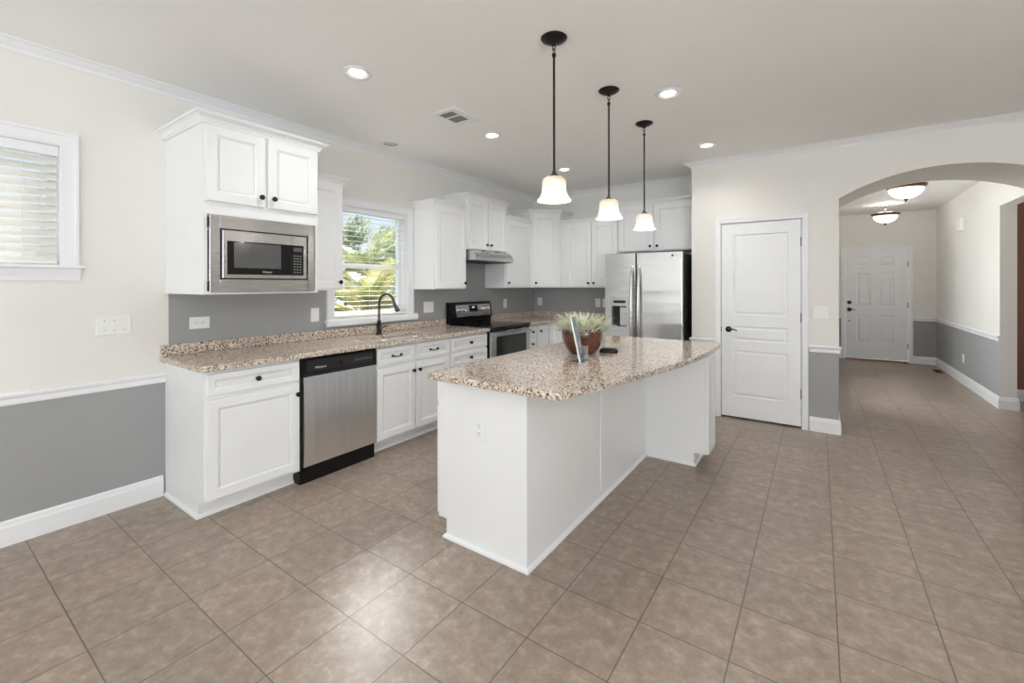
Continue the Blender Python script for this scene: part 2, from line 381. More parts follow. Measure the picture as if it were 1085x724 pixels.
def tube(bm, pts, r, seg=10, cap=True, flat=1.0):
    pts = [Vector(p) for p in pts]; n = len(pts); rows = []
    t0 = (pts[1]-pts[0]).normalized()
    ref = Vector((0, 0, 1)) if abs(t0.z) < 0.9 else Vector((0, 1, 0))
    e1 = (ref - t0*ref.dot(t0)).normalized()
    for i, p in enumerate(pts):
        t = (pts[min(i+1, n-1)] - pts[max(i-1, 0)]).normalized()
        e1 = (e1 - t*e1.dot(t)).normalized(); e2 = t.cross(e1)
        rr = r[i] if isinstance(r, (list, tuple)) else r
        rows.append([bm.verts.new(p + (e1*math.cos(2*PI*k/seg)*flat + e2*math.sin(2*PI*k/seg))*rr) for k in range(seg)])
    for a, b in zip(rows, rows[1:]):
        for k in range(seg): bm.faces.new((a[k], a[(k+1) % seg], b[(k+1) % seg], b[k]))
    if cap: bm.faces.new(rows[0][::-1]); bm.faces.new(rows[-1])
def sweep(bm, path, prof, side=1):
    """mitred sweep of a closed profile (out, z) along a 2-D path; out is to the right of travel times side"""
    P = [Vector((p[0], p[1])) for p in path]; n = len(P); rows = []
    nor = []
    for a, b in zip(P, P[1:]):
        d = (b-a).normalized(); nor.append(Vector((d.y, -d.x))*side)
    for i in range(n):
        if i == 0: m = nor[0]; s = 1
        elif i == n-1: m = nor[-1]; s = 1
        else:
            m = (nor[i-1]+nor[i]).normalized(); s = 1/max(0.2, m.dot(nor[i]))
        rows.append([bm.verts.new((P[i].x + m.x*s*o, P[i].y + m.y*s*o, z)) for o, z in prof])
    k = len(prof)
    for a, b in zip(rows, rows[1:]):
        for j in range(k): bm.faces.new((a[j], a[(j+1) % k], b[(j+1) % k], b[j]))
    bm.faces.new(rows[0][::-1]); bm.faces.new(rows[-1])
def extrude_poly(bm, pts, f0, f1):
    a = [bm.verts.new(f0(*p)) for p in pts]; b = [bm.verts.new(f1(*p)) for p in pts]; n = len(pts)
    bm.faces.new(a[::-1]); bm.faces.new(b)
    for k in range(n): bm.faces.new((a[k], a[(k+1) % n], b[(k+1) % n], b[k]))
def gridwall(bm, T, us, ws, depth, hole, mat, zf=None):
    """a thick wall on a grid, with holes; inner face at d=0, back at d=-depth"""
    nu, nw = len(us), len(ws); F = {}; B = {}
    for i, u in enumerate(us):
        for j, w in enumerate(ws):
            z = zf(i, j, u, w) if zf else w
            F[i, j] = bm.verts.new(T(u, z, 0)); B[i, j] = bm.verts.new(T(u, z, -depth))
    cell = lambda i, j: 0 <= i < nu-1 and 0 <= j < nw-1 and not hole((us[i]+us[i+1])/2, (ws[j]+ws[j+1])/2)
    for i in range(nu-1):
        for j in range(nw-1):
            if not cell(i, j): continue
            mi = mat((us[i]+us[i+1])/2, (ws[j]+ws[j+1])/2)
            f = bm.faces.new((F[i, j], F[i+1, j], F[i+1, j+1], F[i, j+1])); f.material_index = mi
            f = bm.faces.new((B[i, j], B[i, j+1], B[i+1, j+1], B[i+1, j])); f.material_index = mi
            for (di, dj, a, b) in ((-1, 0, (i, j), (i, j+1)), (1, 0, (i+1, j), (i+1, j+1)), (0, -1, (i, j), (i+1, j)), (0, 1, (i, j+1), (i+1, j+1))):
                if not cell(i+di, j+dj):
                    f = bm.faces.new((F[a], F[b], B[b], B[a])); f.material_index = 0
    for k in list(F): 
        if not F[k].link_faces: bm.verts.remove(F[k]); bm.verts.remove(B[k])
def text(name, body, size, loc, rot, mat, parent, extrude=0.0006):
    cu = bpy.data.curves.new(name, 'FONT'); cu.body = body; cu.size = size; cu.extrude = extrude
    cu.align_x = 'CENTER'; cu.align_y = 'CENTER'; cu.resolution_u = 3
    tmp = bpy.data.objects.new(name, cu); C.objects.link(tmp); bpy.context.view_layer.update()
    me = bpy.data.meshes.new_from_object(tmp.evaluated_get(bpy.context.evaluated_depsgraph_get()))
    bpy.data.objects.remove(tmp); bpy.data.curves.remove(cu); me.name = name
    me.materials.clear(); me.materials.append(mat)
    o = bpy.data.objects.new(name, me); C.objects.link(o)
    o.parent = parent; o.location = Vector(loc) - Vector(root_of(parent).location); o.rotation_euler = rot
    return o
RX = (PI/2, 0, PI/2)     # lettering on a face that looks along +X
RYm = (PI/2, 0, 0)       # lettering on a face that looks along -Y

# ------------------------------------------------------------------ room shell
CZ = 2.686; FZ = 2.65
YB = 4.464; YP = 3.83; XP = 2.411; XA = 3.69; XA2 = 5.11; YA2 = 4.55; XH = 5.18; YH = 5.88; YF = 9.03
XR = 7.0; YS = -5.5

bm = BM(); box(bm, -0.2, 9.0, YS-0.2, YF+0.3, -0.12, 0.0); struct('floor', bm, M['tile'])
bm = BM(); box(bm, -0.2, 9.0, YS-0.2, YA2, CZ, CZ+0.15); struct('ceiling', bm, M['ceiling'])
bm = BM(); box(bm, 3.4, 9.0, YA2, YF+0.3, FZ, CZ+0.15); struct('ceiling_foyer', bm, M['ceiling'])

W1 = (-1.72, -0.60, 1.492, 2.178)      # first window opening: y0 y1 z0 z1
W2 = (1.106, 1.965, 1.075, 2.112)      # sink window
SD = (-5.2, -4.2, 0.05, 2.2)         # glazed door behind the camera
us = sorted({YS, SD[0], SD[1], W1[0], W1[1], -0.099, W2[0], W2[1], 2.54, 3.28, YB})
wz = sorted({0.0, SD[2], 0.775, W2[2], 1.34, W1[2], 1.77, W2[3], W1[3], SD[3], CZ})
inr = lambda u, w, r: r[0] < u < r[1] and r[2] < w < r[3]
def lw_mat(u, w):
    if u < -0.099: return 1 if w < 0.775 else 0
    if 2.54 < u < 3.28: return 1 if w < 1.77 else 0
    return 1 if w < 1.34 else 0
bm = BM(); gridwall(bm, TX(0), us, wz, 0.16, lambda u, w: inr(u, w, W1) or inr(u, w, W2) or inr(u, w, SD), lw_mat)
struct('wall_left', bm, [M['cream'], M['grey']])
bm = BM(); gridwall(bm, TYm(YB), [0, XP+0.1], [0, 1.34, CZ], 0.12, lambda u, w: False, lambda u, w: 1 if w < 1.34 else 0)
struct('wall_back', bm, [M['cream'], M['grey']])

def archz(x):
    c = (XA+XA2)/2; hw = (XA2-XA)/2; s = 0.20; R = (hw*hw+s*s)/(2*s)
    return 2.365 - R + math.sqrt(max(0, R*R-(x-c)**2))
DX0, DX1, DZ = 2.700, 3.405, 2.012
ax = [XA + (XA2-XA)*k/32 for k in range(33)]
us = sorted({XP, DX0, DX1, XR+2, *ax}); wz = [0, 0.775, DZ, 2.1, 2.2, CZ]
def az(i, j, u, w):
    if j == 3: return 2.1
    if j == 4 and XA-1e-6 <= u <= XA2+1e-6: return archz(u)
    return w
bm = BM(); gridwall(bm, TYm(YP), us, wz, YA2-YP, lambda u, w: (XA < u < XA2 and w < 2.2) or (DX0 < u < DX1 and w < DZ),
                    lambda u, w: 1 if w < 0.775 else 0, az)
struct('wall_pantry', bm, [M['cream'], M['grey']])
bm = BM(); box(bm, XP, XA, YA2, YA2+0.08, 0, CZ); struct('wall_pantry_rear', bm, M['cream'])
bm = BM(); gridwall(bm, TXm(XA), [YA2+0.0, 5.15, 6.85, YF], [0, 0.3, 0.775, 2.25, FZ], -0.12, lambda u, w: 5.15 < u < 6.85 and 0.3 < w < 2.25, lambda u, w: 1 if w < 0.775 else 0)
struct('wall_hall_left', bm, [M['cream'], M['grey']])
FD = (3.945, 4.82, 0, 1.995)
bm = BM(); gridwall(bm, TYm(YF), sorted({XA-0.12, FD[0], FD[1], XH+0.13}), [0, 0.775, FD[3], FZ], 0.15, lambda u, w: FD[0] < u < FD[1] and w < FD[3], lambda u, w: 1 if w < 0.775 else 0)
struct('wall_hall_end', bm, [M['cream'], M['grey']])
bm = BM(); gridwall(bm, TXm(XH), [YA2, YH, YF], [0, 0.775, 2.245, FZ], 0.13, lambda u, w: u < YH and w < 2.245, lambda u, w: 1 if w < 0.775 else 0)
struct('wall_hall_right', bm, [M['cream'], M['grey']])
bm = BM(); box(bm, XH+0.13, 9.0, 6.5, 6.62, 0, FZ); struct('wall_side_room', bm, M['brown'])
bm = BM(); box(bm, 8.88, 9.0, YA2, 6.5, 0, FZ); struct('wall_side_room_end', bm, M['brown'])
bm = BM(); gridwall(bm, TXm(XR), [YS, -3.7, -1.1, YP], [0, 0.45, 2.25, CZ], 0.15, lambda u, w: False, lambda u, w: 0)
struct('wall_right', bm, M['cream'])
bm = BM(); box(bm, -0.2, XR+0.15, YS-0.15, YS, 0, CZ); struct('wall_south', bm, M['cream'])

# trims
crown = [(0, 2.632), (0.006, 2.632), (0.012, 2.640), (0.016, 2.648), (0.042, 2.664), (0.060, 2.676), (0.072, 2.679), (0.078, CZ), (0, CZ)]
bm = BM(); sweep(bm, [(0, YS), (0, YB), (XP, YB), (XP, YP), (XR, YP)], crown); struct('trim_crown', bm, M['trim'])
base = [(0, 0), (0.016, 0), (0.016, 0.098), (0.011, 0.108), (0.010, 0.124), (0.005, 0.133), (0, 0.133)]
shoe = [(0, 0), (0.016, 0), (0.015, 0.010), (0.008, 0.018), (0, 0.020)]
rail = [(0, 0.742), (0.008, 0.742), (0.011, 0.752), (0.011, 0.775), (0.020, 0.784), (0.024, 0.797), (0.018, 0.806), (0, 0.806)]
def run(name, path, prof, m='trim'):
    bm = BM(); sweep(bm, path, prof); struct(name, bm, M[m])
run('baseboard_left', [(0, SD[1]+0.07), (0, -0.132)], base); run('trim_chair_rail_left', [(0, SD[1]+0.07), (0, -0.118)], rail)
run('baseboard_pantry', [(3.466, YP), (XA, YP), (XA, YA2)], base); run('trim_chair_rail_pantry', [(3.466, YP), (XA, YP), (XA, YP+0.03)], rail)
run('baseboard_pantry_inner', [(XP, YP+0.05), (XP, YP), (2.649, YP)], base); run('trim_chair_rail_pantry_inner', [(XP, YP+0.02), (XP, YP), (2.649, YP)], rail)
run('baseboard_hall_end', [(4.878, YF), (XH, YF), (XH, YH), (XH+0.13, YH), (XH+0.13, YH+0.3)], base)
run('trim_chair_rail_hall', [(4.878, YF), (XH, YF), (XH, YH+0.002)], rail)
run('baseboard_hall_left', [(XA, YA2), (XA, YF), (3.885, YF)], base); run('trim_chair_rail_hall_left', [(XA, YA2+0.3), (XA, YF), (3.885, YF)], rail)
run('baseboard_side_room', [(XH+0.13, 6.5), (8.88, 6.5)], base)
run('baseboard_arch', [(XA2, YA2), (XA2, YP), (XR, YP)], base); run('trim_chair_rail_arch', [(XA2, YP+0.03), (XA2, YP), (XR, YP)], rail)

def casing(name, T, u0, u1, w0, w1, wd, th=0.016, bottom=False):
    bm = BM()
    def ring(d, ins): return [(u0-ins, w0), (u0-ins, w1+ins), (u1+ins, w1+ins), (u1+ins, w0)]
    prof = [(0, 0), (0, th*0.55), (wd*0.18, th*0.7), (wd*0.3, th*0.6), (wd*0.75, th*0.85), (wd*0.86, th), (wd, th), (wd, 0)]
    rows = []
    for ins, d in prof:
        pts = ring(d, ins)
        rows.append([bm.verts.new(T(p[0], p[1], d)) for p in pts])
    k = len(rows)
    for a in range(k):
        b = (a+1) % k
        for j in range(3): bm.faces.new((rows[a][j], rows[a][j+1], rows[b][j+1], rows[b][j]))
    bm.faces.new([r[0] for r in rows]); bm.faces.new([r[3] for r in rows][::-1])
    return struct(name, bm, M['trim'])
casing('trim_pantry_casing', TYm(YP), DX0, DX1, 0, DZ, 0.052)
casing('trim_front_casing', TYm(YF), FD[0], FD[1], 0, FD[3], 0.060)

# pantry door (three raised panels) with lever and hinges
def door_lever(par, x, y, z, r=0.031, name='door_handle', lever=0.085):
    bm = BM(); lathe(bm, [(0.001, 0), (r, 0), (r, 0.004), (r*0.9, 0.012), (r*0.5, 0.016), (0.011, 0.018), (0.011, 0.045), (0.001, 0.047)], (x, y, z), (0, -1, 0), 24)
    pts = [(x + lever*t, y-0.042, z + 0.004*math.sin(PI*t) - 0.008*t**4) for t in [k/10 for k in range(11)]]
    tube(bm, pts, [0.009 - 0.004*(k/10) for k in range(11)], 10)
    return obj(name, bm, M['bronze'], par, smooth=True)
def hinge(par, x, y, z):
    bm = BM(); cyl(bm, (x, y-0.006, z-0.045), (x, y-0.006, z+0.045), 0.006, 10); box(bm, x-0.004, x+0.010, y-0.002, y+0.01, z-0.044, z+0.044)
    obj('hinge', bm, M['bronze'], par)
raised = [(0.004, -0.006), (0.012, -0.008), (0.034, -0.002)]
bm = BM(); slab(bm, TYm(YP+0.04), DX0+0.004, DX1-0.004, 0.018, DZ-0.004, 0, 0.034,
                [(2.815, 3.293, 1.066, 1.888), (2.815, 3.293, 0.803, 0.951), (2.815, 3.293, 0.234, 0.703)], raised)
d1 = struct('door_1', bm, M['trim'])
door_lever(d1, 2.772, YP+0.006, 0.915)
bm = BM(); box(bm, DX0+0.0005, DX0+0.006, YP-0.003, YP+0.02, 0.89, 0.94); obj('strike_plate', bm, M['bronze'], d1)
for z in (1.788, 1.059, 0.329): hinge(d1, DX1-0.002, YP+0.003, z)
# front door (six panels)
bm = BM(); pl = []
for a, b in ((4.110, 4.310), (4.455, 4.640)):
    pl += [(a, b, 1.70, 1.872), (a, b, 0.985, 1.575), (a, b, 0.315, 0.818)]
slab(bm, TYm(YF+0.045), FD[0]+0.004, FD[1]-0.004, 0.03, FD[3]-0.004, 0, 0.035, pl, [(0.006, -0.010), (0.018, -0.012), (0.05, -0.002)])
d2 = struct('door_2', bm, M['trim'])
door_lever(d2, 4.006, YF+0.010, 0.912, 0.036)
bm = BM(); lathe(bm, [(0.001, 0), (0.034, 0), (0.034, 0.008), (0.026, 0.018), (0.001, 0.020)], (4.006, YF+0.010, 1.043), (0, -1, 0), 20); obj('deadbolt', bm, M['bronze'], d2, smooth=True)
bm = BM(); lathe(bm, [(0.001, 0), (0.012, 0), (0.010, 0.008), (0.001, 0.010)], (4.006, YF+0.010, 0.703), (0, -1, 0), 12); obj('lower_latch', bm, M['bronze'], d2, smooth=True)
for z in (1.726, 1.012, 0.297): hinge(d2, FD[1]-0.004, YF+0.004, z)
bm = BM(); box(bm, FD[0], FD[1], YF-0.03, YF+0.12, 0.0005, 0.022); struct('trim_threshold', bm, M['threshold'], bevel=0.004)

# ------------------------------------------------------------------ windows
def window(n, r, depth=0.10, meet=None):
    y0, y1, z0, z1 = r; xg = -depth
    bm = BM(); fw = 0.045
    for a, b, c, d in ((y0, y0+fw, z0, z1), (y1-fw, y1, z0, z1), (y0+fw, y1-fw, z0, z0+fw), (y0+fw, y1-fw, z1-fw, z1)):
        box(bm, xg-0.03, xg+0.012, a, b, c, d)
    if meet: box(bm, xg-0.02, xg+0.018, y0+fw, y1-fw, meet-0.022, meet+0.022)
    w = struct('window_%d' % n, bm, M['trim'])
    bm = BM(); box(bm, xg-0.012, xg-0.008, y0+fw, y1-fw, z0+fw, z1-fw); obj('pane', bm, M['glass'], w)
    # casing, stool and apron on the room face
    bm = BM(); cw = 0.068
    for a, b, c, d in ((y0-cw, y0, z0, z1), (y1, y1+cw, z0, z1), (y0-cw, y1+cw, z1, z1+cw)): box(bm, 0.0005, 0.018, a, b, c, d)
    for a, b, c, d in ((y0-cw, y0-cw+0.014, z0, z1+cw), (y1+cw-0.014, y1+cw, z0, z1+cw), (y0-cw+0.014, y1+cw-0.014, z1+cw-0.014, z1+cw)): box(bm, 0.018, 0.026, a, b, c, d)
    obj('window_casing', bm, M['trim'], w)
    bm = BM()
    for a, b, c, d in ((y0+0.0005, y0+0.008, z0, z1), (y1-0.008, y1-0.0005, z0, z1), (y0+0.008, y1-0.008, z1-0.008, z1-0.0005)): box(bm, xg+0.0125, 0.012, a, b, c, d)
    obj('jamb_liner', bm, M['trim'], w)
    return w
w1 = window(1, W1); w2 = window(2, W2, meet=1.56)
bm = BM(); extrude_poly(bm, [(-0.09, 1.474), (0.045, 1.474), (0.052, 1.480), (0.052, 1.490), (0.045, 1.496), (-0.09, 1.496)], lambda x, z: Vector((x, W1[0]-0.09, z)), lambda x, z: Vector((x, W1[1]+0.09, z)))
obj('window_sill', bm, M['trim'], w1)
bm = BM(); extrude_poly(bm, [(0.0005, 1.408), (0.012, 1.408), (0.016, 1.43), (0.028, 1.462), (0.030, 1.474), (0.0005, 1.474)], lambda x, z: Vector((x, W1[0]-0.085, z)), lambda x, z: Vector((x, W1[1]+0.075, z)))
obj('apron', bm, M['trim'], w1)
bm = BM(); extrude_poly(bm, [(-0.09, 1.040), (0.0205, 1.040), (0.0205, 1.012), (0.034, 1.012), (0.040, 1.024), (0.040, 1.060), (0.030, 1.076), (-0.09, 1.076)], lambda x, z: Vector((x, W2[0]-0.082, z)), lambda x, z: Vector((x, W2[1]+0.115, z)))
obj('window_sill', bm, M['trim'], w2)
# glazed side door and its frame, behind the camera
bm = BM()
for a, b, c, d in ((SD[0], SD[0]+0.08, SD[2], SD[3]), (SD[1]-0.08, SD[1], SD[2], SD[3]), (SD[0]+0.08, SD[1]-0.08, SD[3]-0.08, SD[3]), (SD[0]+0.08, SD[1]-0.08, SD[2], SD[2]+0.15)): box(bm, -0.12, -0.07, a, b, c, d)
w3 = struct('window_3', bm, M['trim'])
bm = BM(); box(bm, -0.10, -0.095, SD[0]+0.08, SD[1]-0.08, SD[2]+0.15, SD[3]-0.08); obj('pane', bm, M['glass'], w3)

bm = BM(); HX = XA-0.12
for a, b, c, d in ((5.1505, 5.215, 0.3005, 2.2495), (6.785, 6.8495, 0.3005, 2.2495), (5.215, 6.785, 0.3005, 0.37), (5.215, 6.785, 2.18, 2.2495), (5.975, 6.025, 0.37, 2.18)): box(bm, HX+0.02, HX+0.065, a, b, c, d)
w4 = struct('window_4', bm, M['trim'])  # unseen window added so a patch of light falls on the hall wall
bm = BM(); box(bm, HX+0.038, HX+0.042, 5.215, 6.785, 0.37, 2.18); obj('pane', bm, M['glass'], w4)

def blind(name, label, r, xc, tilt, n_gap, z_low, valance, sw=0.05, cr=0.003, th=0.0028):
    y0, y1, z0, z1 = r; y0 += 0.0095; y1 -= 0.0095; z1 -= 0.0085
    t = thing(name, label, 'window blind', (xc, (y0+y1)/2, z0), None)
    bm = BM(); box(bm, xc-0.028, xc+0.028, y0, y1, z1-valance, z1-0.0005); obj('headrail', bm, M['slat'] if valance < 0.05 else M['trim'], t, bevel=0.003)
    bm = BM(); z = z1 - valance - 0.03; zs = []
    while z > z_low + 0.035:
        zs.append(z)
        for s in range(4):                       # gently crowned slat
            def P(q, off): 
                a = (q-0.5)*sw
                return (xc + a*math.cos(tilt), z - a*math.sin(tilt) + cr*(1-(2*q-1)**2) + off)
            p = [P(s/4, 0), P((s+1)/4, 0), P((s+1)/4, th), P(s/4, th)]
            extrude_poly(bm, p, lambda x, zz: Vector((x, y0+0.004, zz)), lambda x, zz: Vector((x, y1-0.004, zz)))
        z -= n_gap
    obj('slats', bm, M['slat'], t, weld=True)
    bm = BM(); box(bm, xc-0.024, xc+0.024, y0+0.004, y1-0.004, z_low, z_low+0.02); obj('bottom_rail', bm, M['slat'], t, bevel=0.003)
    for yy in (y0+0.14, (y0+y1)/2, y1-0.14):
        bm = BM()
        for xx in (-0.026, 0.026): tube(bm, [(xc+xx, yy, z_low+0.01), (xc+xx, yy, z1-valance)], 0.0012, 6)
        for zz in zs: tube(bm, [(xc-0.026, yy, zz-0.004), (xc+0.026, yy, zz-0.004)], 0.001, 5)
        obj('ladder_cord', bm, M['cord'], t)
    bm = BM(); yy = y1-0.075; tube(bm, [(xc+0.032, yy, z1-valance), (xc+0.033, yy, z_low+0.07)], 0.0013, 6)
    lathe(bm, [(0.002, 0.028), (0.006, 0.022), (0.008, 0.0), (0.002, -0.002)], (xc+0.033, yy, z_low+0.05), seg=10); obj('pull_cord', bm, M['cord'], t, smooth=True)
blind('window_blind', 'white slatted blind tilted nearly shut in the window beyond the microwave cabinet side', W1, -0.035, math.radians(53), 0.0455, 1.500, 0.055)
blind('window_blind', 'white slatted blind with level open slats in the window over the sink', W2, -0.035, math.radians(0), 0.047, 1.082, 0.050, 0.036, 0.0008, 0.0020)

# ------------------------------------------------------------------ outside the windows
bm = BM(); box(bm, -16, -0.2, -10, 18, -0.35, -0.2); struct('ground_outside', bm, M['grass'])
bm = BM(); box(bm, 0.4, 3.5, 4.72, 9.1, 2.45, 2.6); struct('ceiling_sky_block', bm, M['ceiling'])  # unseen slab added to keep the bright sky lobe out of the hall
def frond(bm, o, az, up, L, droop, n=30, wl=0.42, fan=False):
    d = Vector((math.cos(az), math.sin(az), 0)); pts = []
    for k in range(15):
        t = k/14; pts.append(Vector(o) + d*(L*t*math.cos(up*(1-0.3*t))) + Vector((0, 0, L*(math.sin(up)*t - droop*t*t))))
    tube(bm, pts, [0.014*(1-0.8*k/14)+0.002 for k in range(15)], 5)
    side = Vector((-d.y, d.x, 0))
    for k in range(n):
        t = 0.18 + 0.82*k/(n-1); i = min(13, int(t*14)); f = t*14-i
        p = pts[i].lerp(pts[i+1], f); tg = (pts[i+1]-pts[i]).normalized()
        for s in (-1, 1):
            ll = wl*(math.sin(PI*(0.15+0.8*t))*0.9+0.2)*random.uniform(0.85, 1.1)
            dr = (tg*0.75 + side*s*0.8 + Vector((0, 0, 0.25-0.2*t+random.uniform(-0.1, 0.1)))).normalized()
            m = p + dr*ll*0.5; e = p + dr*ll - Vector((0, 0, 0.18*ll)); wv = tg*0.017
            a = [bm.verts.new(x) for x in (p-wv*0.6, p+wv*0.6, m+wv, e, m-wv)]
            bm.faces.new(a)
def palm(label, x, y, zt, nf, L, mat, seed):
    random.seed(seed)
    t = thing('palm_tree', label, 'palm tree', (x, y, -0.2), 'palms outside the sink window')
    bm = BM(); prof = []
    zz = -0.2
    while zz < zt:
        prof += [(0.13, zz), (0.155, zz+0.05)]; zz += 0.06
    lathe(bm, prof + [(0.06, zt+0.02)], (x, y, 0), seg=14); obj('trunk', bm, M['trunk'], t)
    for k in range(nf):
        bm = BM(); az = 2*PI*k/nf*2.4 + random.uniform(-0.2, 0.2); tier = k/nf
        frond(bm, (x, y, zt), az, math.radians(78-75*tier+random.uniform(-6, 6)), L*random.uniform(0.85, 1.1), 0.25+0.45*tier)
        obj('frond', bm, M[mat], t, weld=False)
palm('short yellow-green palm filling the lower half of the sink window', -2.9, 3.6, 0.75, 34, 1.5, 'palm', 3)
palm('taller olive palm rising behind the short palm outside the sink window', -6.0, 5.9, 1.5, 20, 1.6, 'palm2', 5)
def leafy(label, x, y, h, rw, n, seed):
    random.seed(seed)
    t = thing('leafy_tree', label, 'tree', (x, y, -0.2), 'leafy trees beyond the palms')
    bm = BM(); tube(bm, [(x, y, -0.2), (x+0.05, y, h*0.4), (x, y+0.05, h*0.75)], [0.10, 0.08, 0.03], 8); obj('trunk', bm, M['trunk'], t)
    bm = BM()
    cl = [(Vector((x+random.uniform(-1, 1)*rw*0.7, y+random.uniform(-1, 1)*rw*0.7, h*random.uniform(0.25, 0.95))), rw*random.uniform(0.25, 0.5)) for _ in range(16)]
    for _ in range(n):
        c, r = random.choice(cl)
        v = Vector((random.gauss(0, 1), random.gauss(0, 1), random.gauss(0, 1))).normalized()*r*random.uniform(0.5, 1)
        p = c+v; a = Vector((random.uniform(-1, 1), random.uniform(-1, 1), random.uniform(-1, 1))).normalized()
        b = a.cross(Vector((0.3, 0.7, 0.6))).normalized(); s = random.uniform(0.05, 0.11)
        bm.faces.new([bm.verts.new(q) for q in (p-a*s, p+b*s*0.45, p+a*s, p-b*s*0.45)])
    obj('foliage', bm, M['tree'], t, weld=False)
leafy('leafy green tree showing beside the sky at the top of the sink window', -9.0, 7.4, 3.3, 1.3, 4200, 11)
leafy('second leafy tree beyond the palms, behind the sink window faucet', -9.4, 11.2, 3.5, 1.5, 4800, 12)
leafy('low leafy bush at the foot of the trees beyond the palms', -6.4, 9.0, 1.7, 0.9, 3200, 13)

# ------------------------------------------------------------------ cabinets
FR = 0.0545                       # width of a door's frame
shaker = [(0.002, -0.003), (0.010, -0.0065), (0.0115, -0.0135), (0.0138, -0.0135), (0.0145, -0.007)]
def knob(par, T, u, w, d0):
    bm = BM(); o = T(u, w, d0-0.001); n = (T(u, w, d0+1)-T(u, w, d0)).normalized()
    lathe(bm, [(0.001, 0), (0.009, 0), (0.007, 0.003), (0.006, 0.014), (0.012, 0.018), (0.0165, 0.022), (0.016, 0.027), (0.010, 0.031), (0.001, 0.032)], o, n, 16)
    return obj('knob', bm, M['bronze'], par, smooth=True)
def bail(par, T, u, w, d0, half=0.045):
    bm = BM(); n = (T(u, w, d0+1)-T(u, w, d0)).normalized()
    for s in (-1, 1):
        lathe(bm, [(0.001, 0), (0.011, 0), (0.010, 0.004), (0.006, 0.007), (0.006, 0.020), (0.001, 0.022)], T(u+s*half, w, d0-0.001), n, 14)
    pts = [T(u-half+2*half*k/12, w - 0.008*math.sin(PI*k/12), d0+0.017+0.006*math.sin(PI*k/12)) for k in range(13)]
    tube(bm, pts, [0.0055-0.002*math.sin(PI*k/12) for k in range(13)], 8)
    return obj('bail_pull', bm, M['bronze'], par, smooth=True)
def door(par, T, u0, u1, w0, w1, kn=None, name='door', d0=0.0015, th=0.02, fr=FR):
    bm = BM(); slab(bm, T, u0, u1, w0, w1, d0, d0+th, [(u0+fr, u1-fr, w0+fr, w1-fr)], shaker)
    o = obj(name, bm, M['cab'], par)
    if kn: knob(o, T, kn[0], kn[1], d0+th)
    return o
def drawer(par, T, u0, u1, w0, w1, pull='knob', th=0.02, fr=0.034):
    bm = BM(); slab(bm, T, u0, u1, w0, w1, 0.0015, 0.0015+th, [(u0+fr, u1-fr, w0+fr, w1-fr)], shaker)
    o = obj('drawer', bm, M['cab'], par)
    if pull == 'knob': knob(o, T, (u0+u1)/2, (w0+w1)/2, 0.0015+th)
    elif pull == 'bail': bail(o, T, (u0+u1)/2, (w0+w1)/2, 0.0015+th)
    return o
def crown_mold(par, path, z0, z1, out=0.05):
    h = z1-z0
    prof = [(0.001, z0), (0.011, z0), (0.013, z0+h*0.06), (0.013, z0+h*0.20), (0.018, z0+h*0.24), (0.021, z0+h*0.38), (0.029, z0+h*0.54), (out*0.80, z0+h*0.66), (out*0.82, z0+h*0.72), (out, z0+h*0.75), (out, z1-0.003), (out-0.003, z1), (0.001, z1)]
    bm = BM(); sweep(bm, path, prof); obj('crown_molding', bm, M['cab'], par)

# -- wall cabinets on the left wall (faces look along +X)
def upper(label, y0, y1, z0, z1, xd, ndoor, crown_path, kz='low', kside=1, zc=0.05, co=0.046, dz0=None):
    t = thing('wall_cabinet', label, 'cabinet', (0.002, (y0+y1)/2, z0), None)
    bm = BM(); box(bm, 0.002, xd, y0, y1, z0, z1); obj('body', bm, M['cab'], t, bevel=0.0015)
    T = TX(xd); m = 0.010; a = z0+m if dz0 is None else dz0; b = z1-0.012
    if ndoor == 1:
        ky = y1-m-0.03 if kside > 0 else y0+m+0.03
        door(t, T, y0+m, y1-m, a, b, (ky, a+0.055))
    else:
        mid = (y0+y1)/2
        door(t, T, y0+m, mid-0.008, a, b, (mid-0.038, a+0.055)); door(t, T, mid+0.008, y1-m, a, b, (mid+0.038, a+0.055))
    crown_mold(t, crown_path, z1-0.012, z1+zc, co)
    return t
XU = 0.318
mc = thing('microwave_cabinet', 'deep white wall cabinet with two doors above the built-in microwave', 'cabinet', (0.002, 0.24, 1.325))
bm = BM(); Y0, Y1 = -0.118, 0.592
for a in ((0.002, 0.608, Y0, Y0+0.02, 1.325, 2.335), (0.002, 0.608, Y1-0.02, Y1, 1.325, 2.335), (0.002, 0.608, Y0+0.02, Y1-0.02, 1.325, 1.343), (0.002, 0.608, Y0+0.02, Y1-0.02, 1.80, 2.335), (0.002, 0.02, Y0+0.02, Y1-0.02, 1.343, 1.80)): box(bm, *a)
obj('body', bm, M['cab'], mc)
TMC = TX(0.608)
door(mc, TMC, -0.108, 0.222, 1.876, 2.322, (0.192, 1.936)); door(mc, TMC, 0.240, 0.580, 1.876, 2.322, (0.270, 1.936))
crown_mold(mc, [(0.003, Y1), (0.608, Y1), (0.608, Y0), (0.003, Y0)][::-1], 2.326, 2.386, 0.055)
